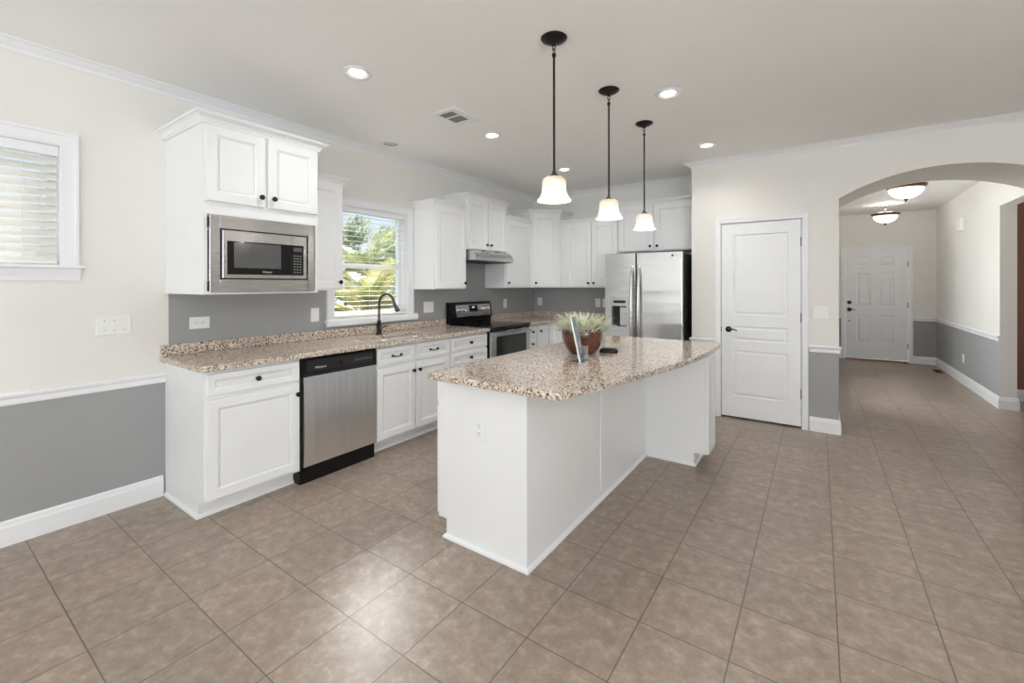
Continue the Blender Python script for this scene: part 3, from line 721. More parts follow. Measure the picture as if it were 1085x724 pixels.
# the crown path runs so that "out" is to the right of travel
u2 = upper('white single-door wall cabinet between the microwave cabinet and the sink window', 0.596, 0.985, 1.338, 2.205, XU, 1, [(XU, 0.597), (XU, 0.985), (0.003, 0.985)], kside=1)
u3 = upper('white single-door wall cabinet between the sink window and the range hood', 2.036, 2.520, 1.333, 2.205, XU, 1, [(0.003, 2.036), (XU, 2.036), (XU, 2.519)], kside=1)
u4 = upper('short white two-door wall cabinet directly above the range hood', 2.522, 3.268, 1.777, 2.352, XU+0.012, 2, [(0.003, 2.522), (XU+0.012, 2.522), (XU+0.012, 3.268), (0.003, 3.268)])
u5 = upper('narrow white wall cabinet between the range hood and the diagonal corner cabinet', 3.270, 3.846, 1.336, 2.205, XU, 1, [(XU, 3.271), (XU, 3.845)], kside=-1)
# -- diagonal corner wall cabinet
A = Vector((XU, 3.850)); B = Vector((0.625, YB-XU))
cc = thing('corner_wall_cabinet', 'tall white diagonal wall cabinet set across the corner of the kitchen', 'cabinet', (0.2, 4.3, 1.338))
bm = BM(); foot = [(0.002, 3.848), (A.x, A.y), (B.x, B.y), (B.x, YB-0.002), (0.002, YB-0.002)]
extrude_poly(bm, foot, lambda x, y: Vector((x, y, 1.338)), lambda x, y: Vector((x, y, 2.352))); obj('body', bm, M['cab'], cc)
e = (B-A); LD = e.length; TDG = TD((A.x, A.y, 0), (e.x, e.y, 0), (e.y, -e.x, 0))
door(cc, TDG, 0.045, LD-0.045, 1.350, 2.338, (0.078, 1.402))
crown_mold(cc, [(0.003, 3.848), (A.x, A.y), (B.x, B.y), (B.x, YB-0.003)], 2.340, 2.402, 0.046)
# -- wall cabinets on the back wall (faces look along -Y)
YU = YB - XU
b1 = thing('wall_cabinet', 'white two-door wall cabinet between the diagonal corner cabinet and the refrigerator', 'cabinet', (1.04, YB-0.002, 1.338))
bm = BM(); box(bm, 0.630, 1.460, YU, YB-0.002, 1.338, 2.205); obj('body', bm, M['cab'], b1, bevel=0.0015)
TB = TYm(YU)
door(b1, TB, 0.722, 1.093, 1.350, 2.193, (1.062, 1.398)); door(b1, TB, 1.107, 1.450, 1.350, 2.193, (1.138, 1.398))
crown_mold(b1, [(0.632, YU), (1.459, YU)], 2.193, 2.255, 0.046)
b2 = thing('wall_cabinet', 'short white two-door wall cabinet above the refrigerator', 'cabinet', (1.93, YB-0.002, 1.780))
bm = BM(); box(bm, 1.462, XP-0.004, YU, YB-0.002, 1.780, 2.352); obj('body', bm, M['cab'], b2, bevel=0.0015)
door(b2, TB, 1.474, 1.905, 1.792, 2.338, (1.872, 1.842)); door(b2, TB, 1.922, 2.390, 1.792, 2.338, (1.956, 1.842))
crown_mold(b2, [(1.462, YB-0.003), (1.462, YU), (XP-0.005, YU)], 2.340, 2.402, 0.046)

# -- built-in microwave
mw = thing('microwave', 'built-in stainless microwave oven with black door glass set in the deep wall cabinet', 'microwave', (0.3, 0.228, 1.345))
TM = TX(0.608); SX = 0.022
bm = BM()
y0, y1, z0, z1 = -0.094, 0.552, 1.336, 1.794; a0, a1, c0, c1 = -0.040, 0.506, 1.414, 1.718
for r in ((y0, a0, z0, z1), (a1, y1, z0, z1), (a0, a1, z0, c0), (a0, a1, c1, z1)): tbox(bm, TM, *r, 0.0005, SX)
obj('trim_frame', bm, M['steel'], mw, bevel=0.002)
for w in (1.345, 1.72):
    bm = BM(); tbox(bm, TM, y0-0.006, y0-0.0005, w, w+0.06, 0.0005, SX-0.004); obj('trim_clip', bm, M['black'], mw)
bm = BM(); box(bm, 0.25, 0.618, a0+0.0005, a1-0.0005, c0+0.0005, c1-0.0005); obj('body', bm, M['gap'], mw)
bm = BM(); slab(bm, TM, a0+0.012, a1-0.010, c0+0.008, c1-0.008, 0.0105, 0.026, [(a0+0.036, 0.472, 1.444, 1.648)], [(0.001, -0.003)]); obj('door', bm, M['steel'], mw)
bm = BM(); tbox(bm, TM, a0+0.0375, 0.392, 1.4455, 1.6465, 0.023, 0.0255); dg = obj('door_glass', bm, M['black_gloss'], mw)
bm = BM(); tbox(bm, TM, 0.034, 0.318, 1.486, 1.640, 0.0255, 0.0262); obj('view_window', bm, M['mw_glass'], dg)
bm = BM(); tbox(bm, TM, 0.3945, 0.4705, 1.4455, 1.6465, 0.023, 0.0255); cp = obj('control_panel', bm, M['black_gloss'], mw)
bm = BM(); tbox(bm, TM, 0.402, 0.462, 1.606, 1.632, 0.0255, 0.0260); obj('display', bm, M['mw_glass'], cp)
bm = BM()
for j in range(7):
    for i in range(3): tbox(bm, TM, 0.404+0.020*i, 0.4165+0.020*i, 1.462+0.0185*j, 1.468+0.0185*j, 0.0255, 0.0259)
obj('keypad', bm, M['grey_text'], cp)
bm = BM(); tbox(bm, TM, 0.3925, 0.394, c0+0.009, c1-0.009, 0.0255, 0.0263); obj('door_seam', bm, M['gap'], mw)
text('logo', 'Whirlpool', 0.014, (0.608+0.0262, 0.230, 1.463), RX, M['white_text'], dg)

# -- range hood
hd = thing('range_hood', 'curved stainless range hood under the short wall cabinet above the stove', 'range hood', (0.2, 2.905, 1.64))
bm = BM(); hp = [(0.004, 1.655), (0.004, 1.774), (0.335, 1.774), (0.362, 1.771), (0.392, 1.758), (0.420, 1.735), (0.440, 1.706), (0.450, 1.692), (0.450, 1.652), (0.444, 1.648), (0.430, 1.655)]
extrude_poly(bm, hp, lambda x, z: Vector((x, 2.540, z)), lambda x, z: Vector((x, 3.272, z))); obj('canopy', bm, M['steel'], hd)
bm = BM(); box(bm, 0.03, 0.425, 2.556, 3.256, 1.642, 1.6545); obj('filter', bm, M['hood_filter'], hd)
for yy in (2.755, 2.800, 3.010, 3.055):
    bm = BM(); cyl(bm, (0.376, yy, 1.764), (0.380, yy, 1.776), 0.007, 10); obj('push_button', bm, M['black'], hd)

# -- base cabinets along the left wall
XB = 0.610
def base_cab(label, y0, y1, sink=False, end=False):
    t = thing('base_cabinet', label, 'cabinet', (0.002, (y0+y1)/2, 0))
    bm = BM(); box(bm, 0.002, XB-0.085, y0, y1, 0.0, 0.100)
    if sink:
        for r in ((0.002, XB, y0, y0+0.018, 0.1, 0.8785), (0.002, XB, y1-0.018, y1, 0.1, 0.8785), (0.002, XB, y0+0.018, y1-0.018, 0.1, 0.118),
                  (XB-0.02, XB, y0+0.018, y1-0.018, 0.118, 0.8785), (0.002, 0.012, y0+0.018, y1-0.018, 0.118, 0.8785)): box(bm, *r)
    else: box(bm, 0.002, XB, y0, y1, 0.100, 0.8785)
    obj('body', bm, M['cab'], t)
    bm = BM(); sweep(bm, [(0.019, y0), (XB-0.085, y0), (XB-0.085, y1-0.001)] if end else [(XB-0.085, y0+0.001), (XB-0.085, y1-0.001)], shoe)
    obj('shoe_molding', bm, M['trim'], t)
    return t, TX(XB)
t, T = base_cab('white base cabinet with one drawer over one door, at the open end of the counter', -0.118, 0.455, end=True)
drawer(t, T, -0.108, 0.443, 0.730, 0.858); door(t, T, -0.108, 0.443, 0.120, 0.708, (0.424, 0.640))
bm = BM(); box(bm, 0.030, XB-0.0005, -0.1215, -0.1185, 0.104, 0.876); obj('end_panel', bm, M['cab'], t)
t, T = base_cab('white sink base cabinet with two doors and bail-pull false drawers under the window', 1.075, 1.940, sink=True)
drawer(t, T, 1.087, 1.487, 0.722, 0.858, 'bail'); drawer(t, T, 1.512, 1.930, 0.722, 0.858, 'bail')
door(t, T, 1.087, 1.492, 0.120, 0.700, (1.466, 0.634)); door(t, T, 1.506, 1.930, 0.120, 0.700, (1.534, 0.634))
t, T = base_cab('white base cabinet with a stack of drawers between the sink base and the stove', 1.943, 2.526)
for a, b in ((0.730, 0.858), (0.580, 0.708), (0.360, 0.560), (0.120, 0.340)): drawer(t, T, 1.957, 2.514, a, b)
t, T = base_cab('narrow white drawer base cabinet between the stove and the inside corner', 3.292, 3.530)
for a, b in ((0.730, 0.858), (0.580, 0.708), (0.360, 0.560), (0.120, 0.340)): drawer(t, T, 3.302, 3.520, a, b)
t = thing('corner_base_cabinet', 'white corner base cabinet whose door faces the island, tucked in the inside corner', 'cabinet', (0.002, 4.0, 0))
YBF = YB - XB
bm = BM(); foot = [(0.002, 3.532), (XB, 3.532), (XB, YBF), (0.93, YBF), (0.93, YB-0.002), (0.002, YB-0.002)]
extrude_poly(bm, foot, lambda x, y: Vector((x, y, 0.1)), lambda x, y: Vector((x, y, 0.8785)))
foot = [(0.002, 3.532), (XB-0.085, 3.532), (XB-0.085, YBF+0.085), (0.93, YBF+0.085), (0.93, YB-0.002), (0.002, YB-0.002)]
extrude_poly(bm, foot, lambda x, y: Vector((x, y, 0)), lambda x, y: Vector((x, y, 0.1)))
obj('body', bm, M['cab'], t)
door(t, TX(XB), 3.542, 3.812, 0.120, 0.858, (3.600, 0.790)); door(t, TYm(YBF), 0.645, 0.920, 0.120, 0.858)
t = thing('base_cabinet', 'white two-door base cabinet on the back wall beside the refrigerator', 'cabinet', (1.2, YB-0.002, 0))
bm = BM(); box(bm, 0.932, 1.468, YBF, YB-0.002, 0.1, 0.8785); box(bm, 0.932, 1.468, YBF+0.085, YB-0.002, 0, 0.1); obj('body', bm, M['cab'], t)
TBB = TYm(YBF)
for a, b, k in ((0.944, 1.192, 1.165), (1.206, 1.456, 1.233)):
    drawer(t, TBB, a, b, 0.730, 0.858); door(t, TBB, a, b, 0.120, 0.708, (k, 0.640))

# -- dishwasher
dw = thing('dishwasher', 'stainless dishwasher with a black control strip, beside the drawer-over-door base cabinet', 'dishwasher', (0.3, 0.765, 0))
T = TX(XB); y0, y1 = 0.4565, 1.0735
bm = BM(); box(bm, 0.03, XB-0.001, y0, y1, 0.0, 0.874); obj('tub', bm, M['black'], dw)
bm = BM(); n = 10; pts = [(0.0, 0.122)] + [(0.026+0.010*math.sin(PI*k/n)**0.7, 0.122+0.620*k/n) for k in range(n+1)] + [(0.0, 0.742)]
extrude_poly(bm, pts, lambda d, w: T(y0+0.012, w, d), lambda d, w: T(y1-0.003, w, d)); obj('door', bm, M['steel_dw'], dw, smooth=True)
bm = BM(); pts = [(0, 0.7435), (0.030, 0.7435), (0.036, 0.752), (0.030, 0.768), (0.030, 0.860), (0.022, 0.872), (0, 0.872)]
extrude_poly(bm, pts, lambda d, w: T(y0+0.004, w, d), lambda d, w: T(y1-0.003, w, d)); cpn = obj('control_panel', bm, M['black'], dw)
bm = BM(); tbox(bm, T, 0.492, 1.045, 0.776, 0.852, 0.0302, 0.0312); obj('fascia', bm, M['charcoal'], cpn)
bm = BM(); tbox(bm, T, 0.60, 0.80, 0.836, 0.850, 0.0312, 0.0325); obj('vent_grip', bm, M['gap'], cpn)
bm = BM(); lathe(bm, [(0.001, 0), (0.013, 0), (0.013, 0.004), (0.001, 0.005)], T(0.755, 0.806, 0.0312), (1, 0, 0), 16); obj('latch_button', bm, M['black_gloss'], cpn)
bm = BM()
for i in range(6): tbox(bm, T, 0.870+0.027*i, 0.888+0.027*i, 0.806, 0.811, 0.0312, 0.0316); tbox(bm, T, 0.876+0.027*i, 0.882+0.027*i, 0.822, 0.826, 0.0312, 0.0316)
obj('button_marks', bm, M['grey_text'], cpn)
text('logo', 'Whirlpool', 0.020, (XB+0.0315, 0.592, 0.800), RX, M['white_text'], cpn)
bm = BM(); box(bm, XB-0.09, XB-0.075, y0, y1, 0.0005, 0.118); box(bm, XB-0.001, XB+0.012, y0, y0+0.010, 0.10, 0.872); obj('toe_panel', bm, M['black'], dw)

# -- countertops with a soft edge and backsplash
ZC0, ZC1 = 0.879, 0.914
def counter_slab(bm, outer, hole=None, z0=ZC0, z1=ZC1):
    vo = [bm.verts.new((x, y, z1)) for x, y in outer]; es = [bm.edges.new((vo[i], vo[(i+1) % len(vo)])) for i in range(len(vo))]
    if hole:
        vh = [bm.verts.new((x, y, z1)) for x, y in hole]; es += [bm.edges.new((vh[i], vh[(i+1) % len(vh)])) for i in range(len(vh))]
    r = bmesh.ops.triangle_fill(bm, use_beauty=True, use_dissolve=False, edges=es)
    fs = [g for g in r['geom'] if isinstance(g, bmesh.types.BMFace)]
    ex = bmesh.ops.extrude_face_region(bm, geom=fs)
    vs = [g for g in ex['geom'] if isinstance(g, bmesh.types.BMVert)]
    bmesh.ops.translate(bm, verts=vs, vec=(0, 0, z0-z1))
def rrect(x0, x1, y0, y1, r, n=5):
    out = []
    for cx, cy, a in ((x1-r, y1-r, 0), (x0+r, y1-r, PI/2), (x0+r, y0+r, PI), (x1-r, y0+r, 1.5*PI)):
        out += [(cx+r*math.cos(a+PI/2*k/n), cy+r*math.sin(a+PI/2*k/n)) for k in range(n+1)]
    return out
XC = 0.662
ct = thing('countertop', 'speckled tan granite countertop running under the sink window up to the stove', 'countertop', (0.3, 1.2, ZC0))
bm = BM(); SK = (0.245, 0.575, 1.125, 1.850)
counter_slab(bm, [(0.003, -0.152), (XC-0.02, -0.152), (XC-0.006, -0.146), (XC, -0.132), (XC, 2.527), (0.003, 2.527)], rrect(*SK, 0.05)[::-1])
obj('slab', bm, M['granite'], ct, bevel=0.007)
bm = BM(); box(bm, 0.0028, 0.023, -0.148, 2.527, ZC1+0.0003, 0.986); obj('backsplash', bm, M['granite'], ct, bevel=0.004)
ct = thing('countertop', 'speckled tan granite corner countertop between the stove and the refrigerator', 'countertop', (0.3, 4.0, ZC0))
bm = BM(); counter_slab(bm, [(0.003, 3.292), (XC, 3.292), (XC, YB-XC), (1.472, YB-XC), (1.472, YB-0.003), (0.003, YB-0.003)]); obj('slab', bm, M['granite'], ct, bevel=0.007)
bm = BM(); box(bm, 0.0028, 0.023, 3.292, YB-0.003, ZC1+0.0003, 0.986); box(bm, 0.023, 1.472, YB-0.023, YB-0.003, ZC1+0.0003, 0.986); obj('backsplash', bm, M['granite'], ct, bevel=0.004)

# -- sink and faucet
sk = thing('kitchen_sink', 'undermounted stainless double-bowl sink below the window', 'sink', (0.41, 1.49, 0.70))
def bowl(x0, x1, y0, y1, zb):
    bm = BM(); prev = None
    for ins, z in ((-0.012, 0.8785), (0.0, 0.8785), (0.004, 0.86), (0.012, zb+0.05), (0.02, zb+0.02), (0.045, zb), (0.12, zb-0.004)):
        row = [bm.verts.new((x, y, z)) for x, y in rrect(x0+ins, x1-ins, y0+ins, y1-ins, 0.04 if ins < 0.03 else 0.03)]
        if prev:
            for k in range(len(row)): bm.faces.new((prev[k], prev[(k+1) % len(row)], row[(k+1) % len(row)], row[k]))
        prev = row
    bm.faces.new(prev)
    return bm
for a, b in ((1.120, 1.480), (1.500, 1.855)):
    bw = obj('bowl', bowl(0.240, 0.580, a, b, 0.70), M['steel_sink'], sk, smooth=True)
    bm = BM(); lathe(bm, [(0.045, 0.0), (0.042, 0.004), (0.03, 0.0), (0.001, -0.002)], (0.41, (a+b)/2, 0.699), seg=20); obj('drain', bm, M['chrome'], bw, smooth=True)
bm = BM(); 
for k in range(9): tube(bm, [(0.27, 1.53+0.036*k, 0.74), (0.55, 1.53+0.036*k, 0.74)], 0.003, 6)
for xx in (0.27, 0.55): tube(bm, [(xx, 1.52, 0.737), (xx, 1.835, 0.737)], 0.003, 6)
for xx in (0.27, 0.55):
    for yy in (1.53, 1.82): tube(bm, [(xx, yy, 0.737), (xx, yy, 0.7205)], 0.004, 6)
obj('wire_grid', bm, M['chrome'], sk)
fc = thing('faucet', 'dark bronze gooseneck pull-down faucet standing behind the sink', 'faucet', (0.150, 1.485, ZC1))
fx, fy = 0.150, 1.485
bm = BM(); lathe(bm, [(0.001, 0), (0.031, 0), (0.031, 0.006), (0.025, 0.012), (0.0235, 0.016), (0.0235, 0.095), (0.020, 0.100), (0.015, 0.105), (0.018, 0.112), (0.018, 0.128), (0.013, 0.135), (0.001, 0.136)], (fx, fy, ZC1+0.0005), seg=20); obj('base', bm, M['bronze'], fc, smooth=True)
pts = [(fx, fy, ZC1+0.13), (fx, fy, 1.20)]; R = 0.093
dx, dy = math.cos(0.12), math.sin(0.12)
for k in range(1, 15):
    a = PI*k/16*1.05; pts.append((fx + dx*R*(1-math.cos(a)), fy + dy*R*(1-math.cos(a)), 1.20 + R*math.sin(a)))
bm = BM(); tube(bm, pts, 0.0115, 14); obj('neck', bm, M['bronze_light'], fc, smooth=True)
p1 = Vector(pts[-1]); d = (p1 - Vector(pts[-2])).normalized(); d = (d + Vector((0.18, 0.02, 0))).normalized()
bm = BM(); lathe(bm, [(0.001, -0.004), (0.013, 0), (0.014, 0.03), (0.017, 0.05), (0.021, 0.085), (0.020, 0.098), (0.001, 0.100)], p1, d, 16); obj('spray_head', bm, M['bronze_light'], fc, smooth=True)
bm = BM(); tube(bm, [(fx+0.015, fy+0.004, ZC1+0.062), (fx+0.045, fy+0.015, ZC1+0.070), (fx+0.085, fy+0.040, ZC1+0.086)], [0.012, 0.009, 0.006], 10); obj('lever', bm, M['bronze_light'], fc, smooth=True)

# -- stove
rg = thing('electric_range', 'black and stainless electric range with a smooth cooktop, below the hood', 'stove', (0.35, 2.91, 0))
y0, y1 = 2.5335, 3.2865
bm = BM(); box(bm, 0.012, 0.645, y0, y1, 0.02, 0.896); obj('body', bm, M['black'], rg)
bm = BM(); box(bm, 0.060, 0.690, y0-0.001, y1+0.001, 0.897, 0.922); obj('cooktop', bm, M['black_gloss'], rg, bevel=0.006)
bm = BM(); pts = [(0.012, 0.9225), (0.085, 0.9225), (0.092, 0.975), (0.108, 0.992), (0.080, 1.160), (0.070, 1.172), (0.012, 1.172)]
extrude_poly(bm, pts, lambda x, z: Vector((x, y0+0.002, z)), lambda x, z: Vector((x, y1-0.002, z))); bg = obj('backguard', bm, M['black'], rg, bevel=0.003)
e1 = Vector((0, 1, 0)); sl = Vector((0.080-0.108, 0, 1.160-0.992)); sl.normalize(); nn = Vector((sl.z, 0, -sl.x))
PB = Vector((0.108, 0, 0.992)); TBG = lambda u, w, d: PB + sl*w + nn*d + Vector((0, u, 0))
bm = BM(); tbox(bm, TBG, y0+0.080, y1-0.030, 0.010, 0.150, 0.0004, 0.003); cpl = obj('control_panel', bm, M['steel'], bg)
bm = BM(); tbox(bm, TBG, 2.848, 3.008, 0.062, 0.142, 0.003, 0.0045); ds = obj('clock_display', bm, M['black_gloss'], bg)
bm = BM(); tbox(bm, TBG, 2.905, 2.930, 0.108, 0.124, 0.0045, 0.005); tbox(bm, TBG, 2.936, 2.948, 0.108, 0.124, 0.0045, 0.005); obj('clock_digits', bm, M['led'], ds)
for yy in (2.672, 2.752, 3.108, 3.196):
    bm = BM(); lathe(bm, [(0.001, 0), (0.026, 0), (0.025, 0.006), (0.020, 0.010), (0.018, 0.026), (0.001, 0.027)], TBG(yy, 0.092, 0.0032), nn, 18)
    tbox(bm, TBG, yy-0.004, yy+0.004, 0.074, 0.110, 0.029, 0.034); obj('knob', bm, M['silver'], bg, smooth=True)
text('logo', 'Whirlpool', 0.014, TBG(2.93, 0.028, 0.0032), (PI/2-math.atan2(0.028, 0.168), 0, PI/2), M['grey_text'], cpl)
T = TX(0.645)
bm = BM(); tbox(bm, T, y0+0.003, y1-0.003, 0.872, 0.896, 0, 0.030); obj('vent_trim', bm, M['black'], rg)
bm = BM(); fz0, fz1 = 0.215, 0.866
for r in ((y0+0.028, y0+0.085, fz0, fz1), (y1-0.075, y1-0.004, fz0, fz1), (y0+0.085, y1-0.075, fz0, fz0+0.09), (y0+0.085, y1-0.075, 0.812, fz1)): tbox(bm, T, *r, 0.0005, 0.032)
tbox(bm, T, y0+0.003, y0+0.028, fz0, fz1, 0.0005, 0.020)
od = obj('oven_door', bm, M['steel'], rg)
bm = BM(); tbox(bm, T, y0+0.0855, y1-0.0755, fz0+0.0905, 0.8115, 0.004, 0.026); obj('oven_window', bm, M['oven_glass'], od)
bm = BM(); pts = [T(y0+0.03+0.70*k/12, 0.836, 0.060+0.010*math.sin(PI*k/12)) for k in range(13)]; tube(bm, pts, 0.014, 12, flat=1.0)
for yy in (y0+0.045, y1-0.04): cyl(bm, T(yy, 0.836, 0.031), T(yy, 0.836, 0.062), 0.010, 10)
obj('handle', bm, M['steel'], od, smooth=True)
bm = BM(); tbox(bm, T, y0+0.003, y1-0.003, 0.045, 0.205, 0.0005, 0.028); obj('storage_drawer', bm, M['steel'], rg, bevel=0.004)
bm = BM(); 
for yy in (y0+0.04, y1-0.04):
    for xx in (0.06, 0.58): cyl(bm, (xx, yy, 0), (xx, yy, 0.02), 0.018, 10)
obj('foot', bm, M['black'], rg)
bm = BM()
for cx, cy, rr in ((0.24, 2.72, 0.075), (0.24, 3.10, 0.10), (0.51, 2.72, 0.10), (0.51, 3.10, 0.075)): lathe(bm, [(rr, 0), (rr+0.002, 0), (rr+0.002, 0.0004), (rr, 0.0004)], (cx, cy, 0.9221), seg=40)
obj('burner_ring', bm, M['grey_text'], rg)

# -- refrigerator
fr = thing('refrigerator', 'stainless side-by-side refrigerator with an ice dispenser in the alcove beside the pantry wall', 'refrigerator', (1.93, 4.0, 0))
X0, X1, XM, YFD = 1.502, 2.362, 1.868, 3.622
bm = BM(); box(bm, X0+0.006, X1-0.003, YFD+0.075, YB-0.03, 0.03, 1.715); obj('case', bm, M['charcoal'], fr, bevel=0.004)
bm = BM(); 
for xx in (X0+0.05, X1-0.05):
    for yy in (YFD+0.12, YB-0.1): cyl(bm, (xx, yy, 0), (xx, yy, 0.03), 0.02, 10)
obj('foot', bm, M['black'], fr)
bm = BM(); box(bm, X0+0.01, X1-0.01, YFD+0.04, YFD+0.075, 0.012, 0.085); obj('kick_grille', bm, M['charcoal'], fr)
TF = TYm(YFD+0.068)
def fdoor(x0, x1, hole=None):
    bm = BM(); z0, z1 = 0.095, 1.732; d = 0.066
    if hole:
        for r in ((x0, hole[0], z0, z1), (hole[1], x1, z0, z1), (hole[0], hole[1], z0, hole[2]), (hole[0], hole[1], hole[3], z1)): tbox(bm, TF, *r, 0, d)
    else: tbox(bm, TF, x0, x1, z0, z1, 0, d)
    return bm
dh = (1.572, 1.772, 0.885, 1.240)
fd1 = obj('freezer_door', fdoor(X0, XM-0.007, dh), M['steel_fridge'], fr)
fd2 = obj('refrigerator_door', fdoor(XM+0.007, X1), M['steel_fridge'], fr, bevel=0.006)
bm = BM(); tbox(bm, TF, XM-0.0065, XM+0.0065, 0.1, 1.73, 0.002, 0.045); obj('door_gasket', bm, M['gap'], fr)
bm = BM()
for r in ((dh[0], dh[0]+0.014, dh[2], dh[3]), (dh[1]-0.014, dh[1], dh[2], dh[3]), (dh[0]+0.014, dh[1]-0.014, dh[2], dh[2]+0.02), (dh[0]+0.014, dh[1]-0.014, 1.135, dh[3])): tbox(bm, TF, *r, 0.004, 0.070)
dsp = obj('dispenser_frame', bm, M['steel'], fd1)
bm = BM(); tbox(bm, TF, dh[0]+0.014, dh[1]-0.014, dh[2]+0.02, 1.135, 0.004, 0.010); obj('dispenser_recess', bm, M['charcoal'], fd1)
bm = BM(); tbox(bm, TF, 1.605, 1.748, 1.168, 1.198, 0.0702, 0.0715); obj('dispenser_display', bm, M['black_gloss'], fd1)
bm = BM(); tbox(bm, TF, 1.668, 1.752, 0.912, 1.120, 0.0105, 0.030); tbox(bm, TF, 1.690, 1.735, 1.02, 1.115, 0.030, 0.044); obj('dispenser_paddle', bm, M['steel'], fd1)
def fhandle(x, par):
    bm = BM(); n = 24; zt, zb = 1.572, 0.520
    pts = []
    for k in range(n+1):
        t = k/n; pts.append(TF(x, zt+(zb-zt)*t, 0.066 + 0.062*min(1, math.sin(PI*t)**0.45)))
    tube(bm, pts, 0.0165, 12); obj('handle', bm, M['steel'], par, smooth=True)
fhandle(XM-0.040, fd1); fhandle(XM+0.040, fd2)
bm = BM(); lathe(bm, [(0.001, 0), (0.012, 0), (0.012, 0.001), (0.001, 0.0012)], TF(2.262, 1.690, 0.0662), (0, -1, 0), 18); obj('emblem', bm, M['charcoal'], fd2)
text('logo', 'LG', 0.026, TF(2.298, 1.690, 0.0664), RYm, M['grey_text'], fd2)

# ------------------------------------------------------------------ island
isl = thing('island_cabinet', 'long white kitchen island cabinet with plain back panels and an outlet on its end', 'island', (2.1, 1.4, 0))
IX0, IX1, IY0, IY1 = 1.803, 2.388, 0.582, 2.600
bm = BM(); box(bm, IX0, IX1-0.004, IY0+0.004, IY1, 0.100, 0.8785); box(bm, IX0+0.062, IX1-0.004, IY0+0.004, IY1, 0, 0.100); obj('body', bm, M['cab_island'], isl)
bm = BM(); extrude_poly(bm, [(IX0+0.001, 0.8785), (IX0+0.001, 0.1), (IX0+0.062, 0.1), (IX0+0.062, 0.0), (IX1-0.0045, 0.0), (IX1-0.0045, 0.8785)], lambda x, z: Vector((x, IY0+0.004, z)), lambda x, z: Vector((x, IY0, z))); obj('end_panel', bm, M['cab_island'], isl)
bm = BM(); box(bm, IX1-0.004, IX1+0.0005, IY0, IY0+0.012, 0.02, 0.8785); box(bm, IX1-0.012, IX1-0.0045, IY0-0.0015, IY0-0.0002, 0.02, 0.8785); obj('corner_bead', bm, M['trim'], isl)
for a, b in ((IY0+0.0125, 1.448), (1.456, 2.343)):
    bm = BM(); box(bm, IX1-0.004, IX1, a, b, 0.0, 0.8785); obj('back_panel', bm, M['cab_island'], isl)
bm = BM(); box(bm, IX1-0.004, IX1+0.003, 1.4485, 1.4555, 0.021, 0.8785); obj('seam_strip', bm, M['trim'], isl)
bm = BM(); sweep(bm, [(IX0+0.062, IY0+0.05), (IX0+0.062, IY0), (IX1, IY0), (IX1, 2.3435)][0:4], shoe); obj('shoe_molding', bm, M['trim'], isl)
TI = TXm(IX0)
for k in range(3):
    a = IY0+0.012+0.672*k; b = a+0.655; m_ = (a+b)/2
    drawer(isl, TI, a, b, 0.730, 0.858)
    door(isl, TI, a, m_-0.004, 0.112, 0.708, (m_-0.035, 0.65)); door(isl, TI, m_+0.004, b, 0.112, 0.708, (m_+0.035, 0.65))
ie = thing('island_end_cabinet', 'small white cabinet jutting out under the rounded far end of the island counter', 'cabinet', (2.6, 2.5, 0))
EX1, EY0, EY1 = 2.842, 2.346, 2.602
bm = BM(); box(bm, IX1+0.0005, EX1, EY0, EY1, 0.100, 0.8785); box(bm, IX1+0.0005, 2.757, EY0, EY1, 0, 0.100); obj('body', bm, M['cab_island'], ie)
bm = BM(); sweep(bm, [(IX1+0.016, EY0), (2.757, EY0), (2.757, EY1)], shoe); obj('shoe_molding', bm, M['trim'], ie)
door(ie, TX(EX1), EY0+0.002, EY1-0.004, 0.103, 0.868, None)
it = thing('island_countertop', 'speckled tan granite island top with one long bowed edge', 'countertop', (2.3, 1.5, ZC0))
out = [(1.818, 2.640), (1.818, 0.500), (1.826, 0.478), (1.848, 0.468)]
out += [(2.570, 0.468), (2.600, 0.474), (2.620, 0.488), (2.634, 0.512)]
arc = [(2.665, 0.640), (2.700, 0.800), (2.740, 0.985), (2.778, 1.160), (2.812, 1.330), (2.842, 1.490), (2.866, 1.640), (2.886, 1.800), (2.900, 1.980), (2.908, 2.160), (2.910, 2.340), (2.907, 2.500), (2.903, 2.600), (2.892, 2.630), (2.868, 2.640)]
out += arc
bm = BM(); counter_slab(bm, out); obj('slab', bm, M['granite'], it, bevel=0.008)

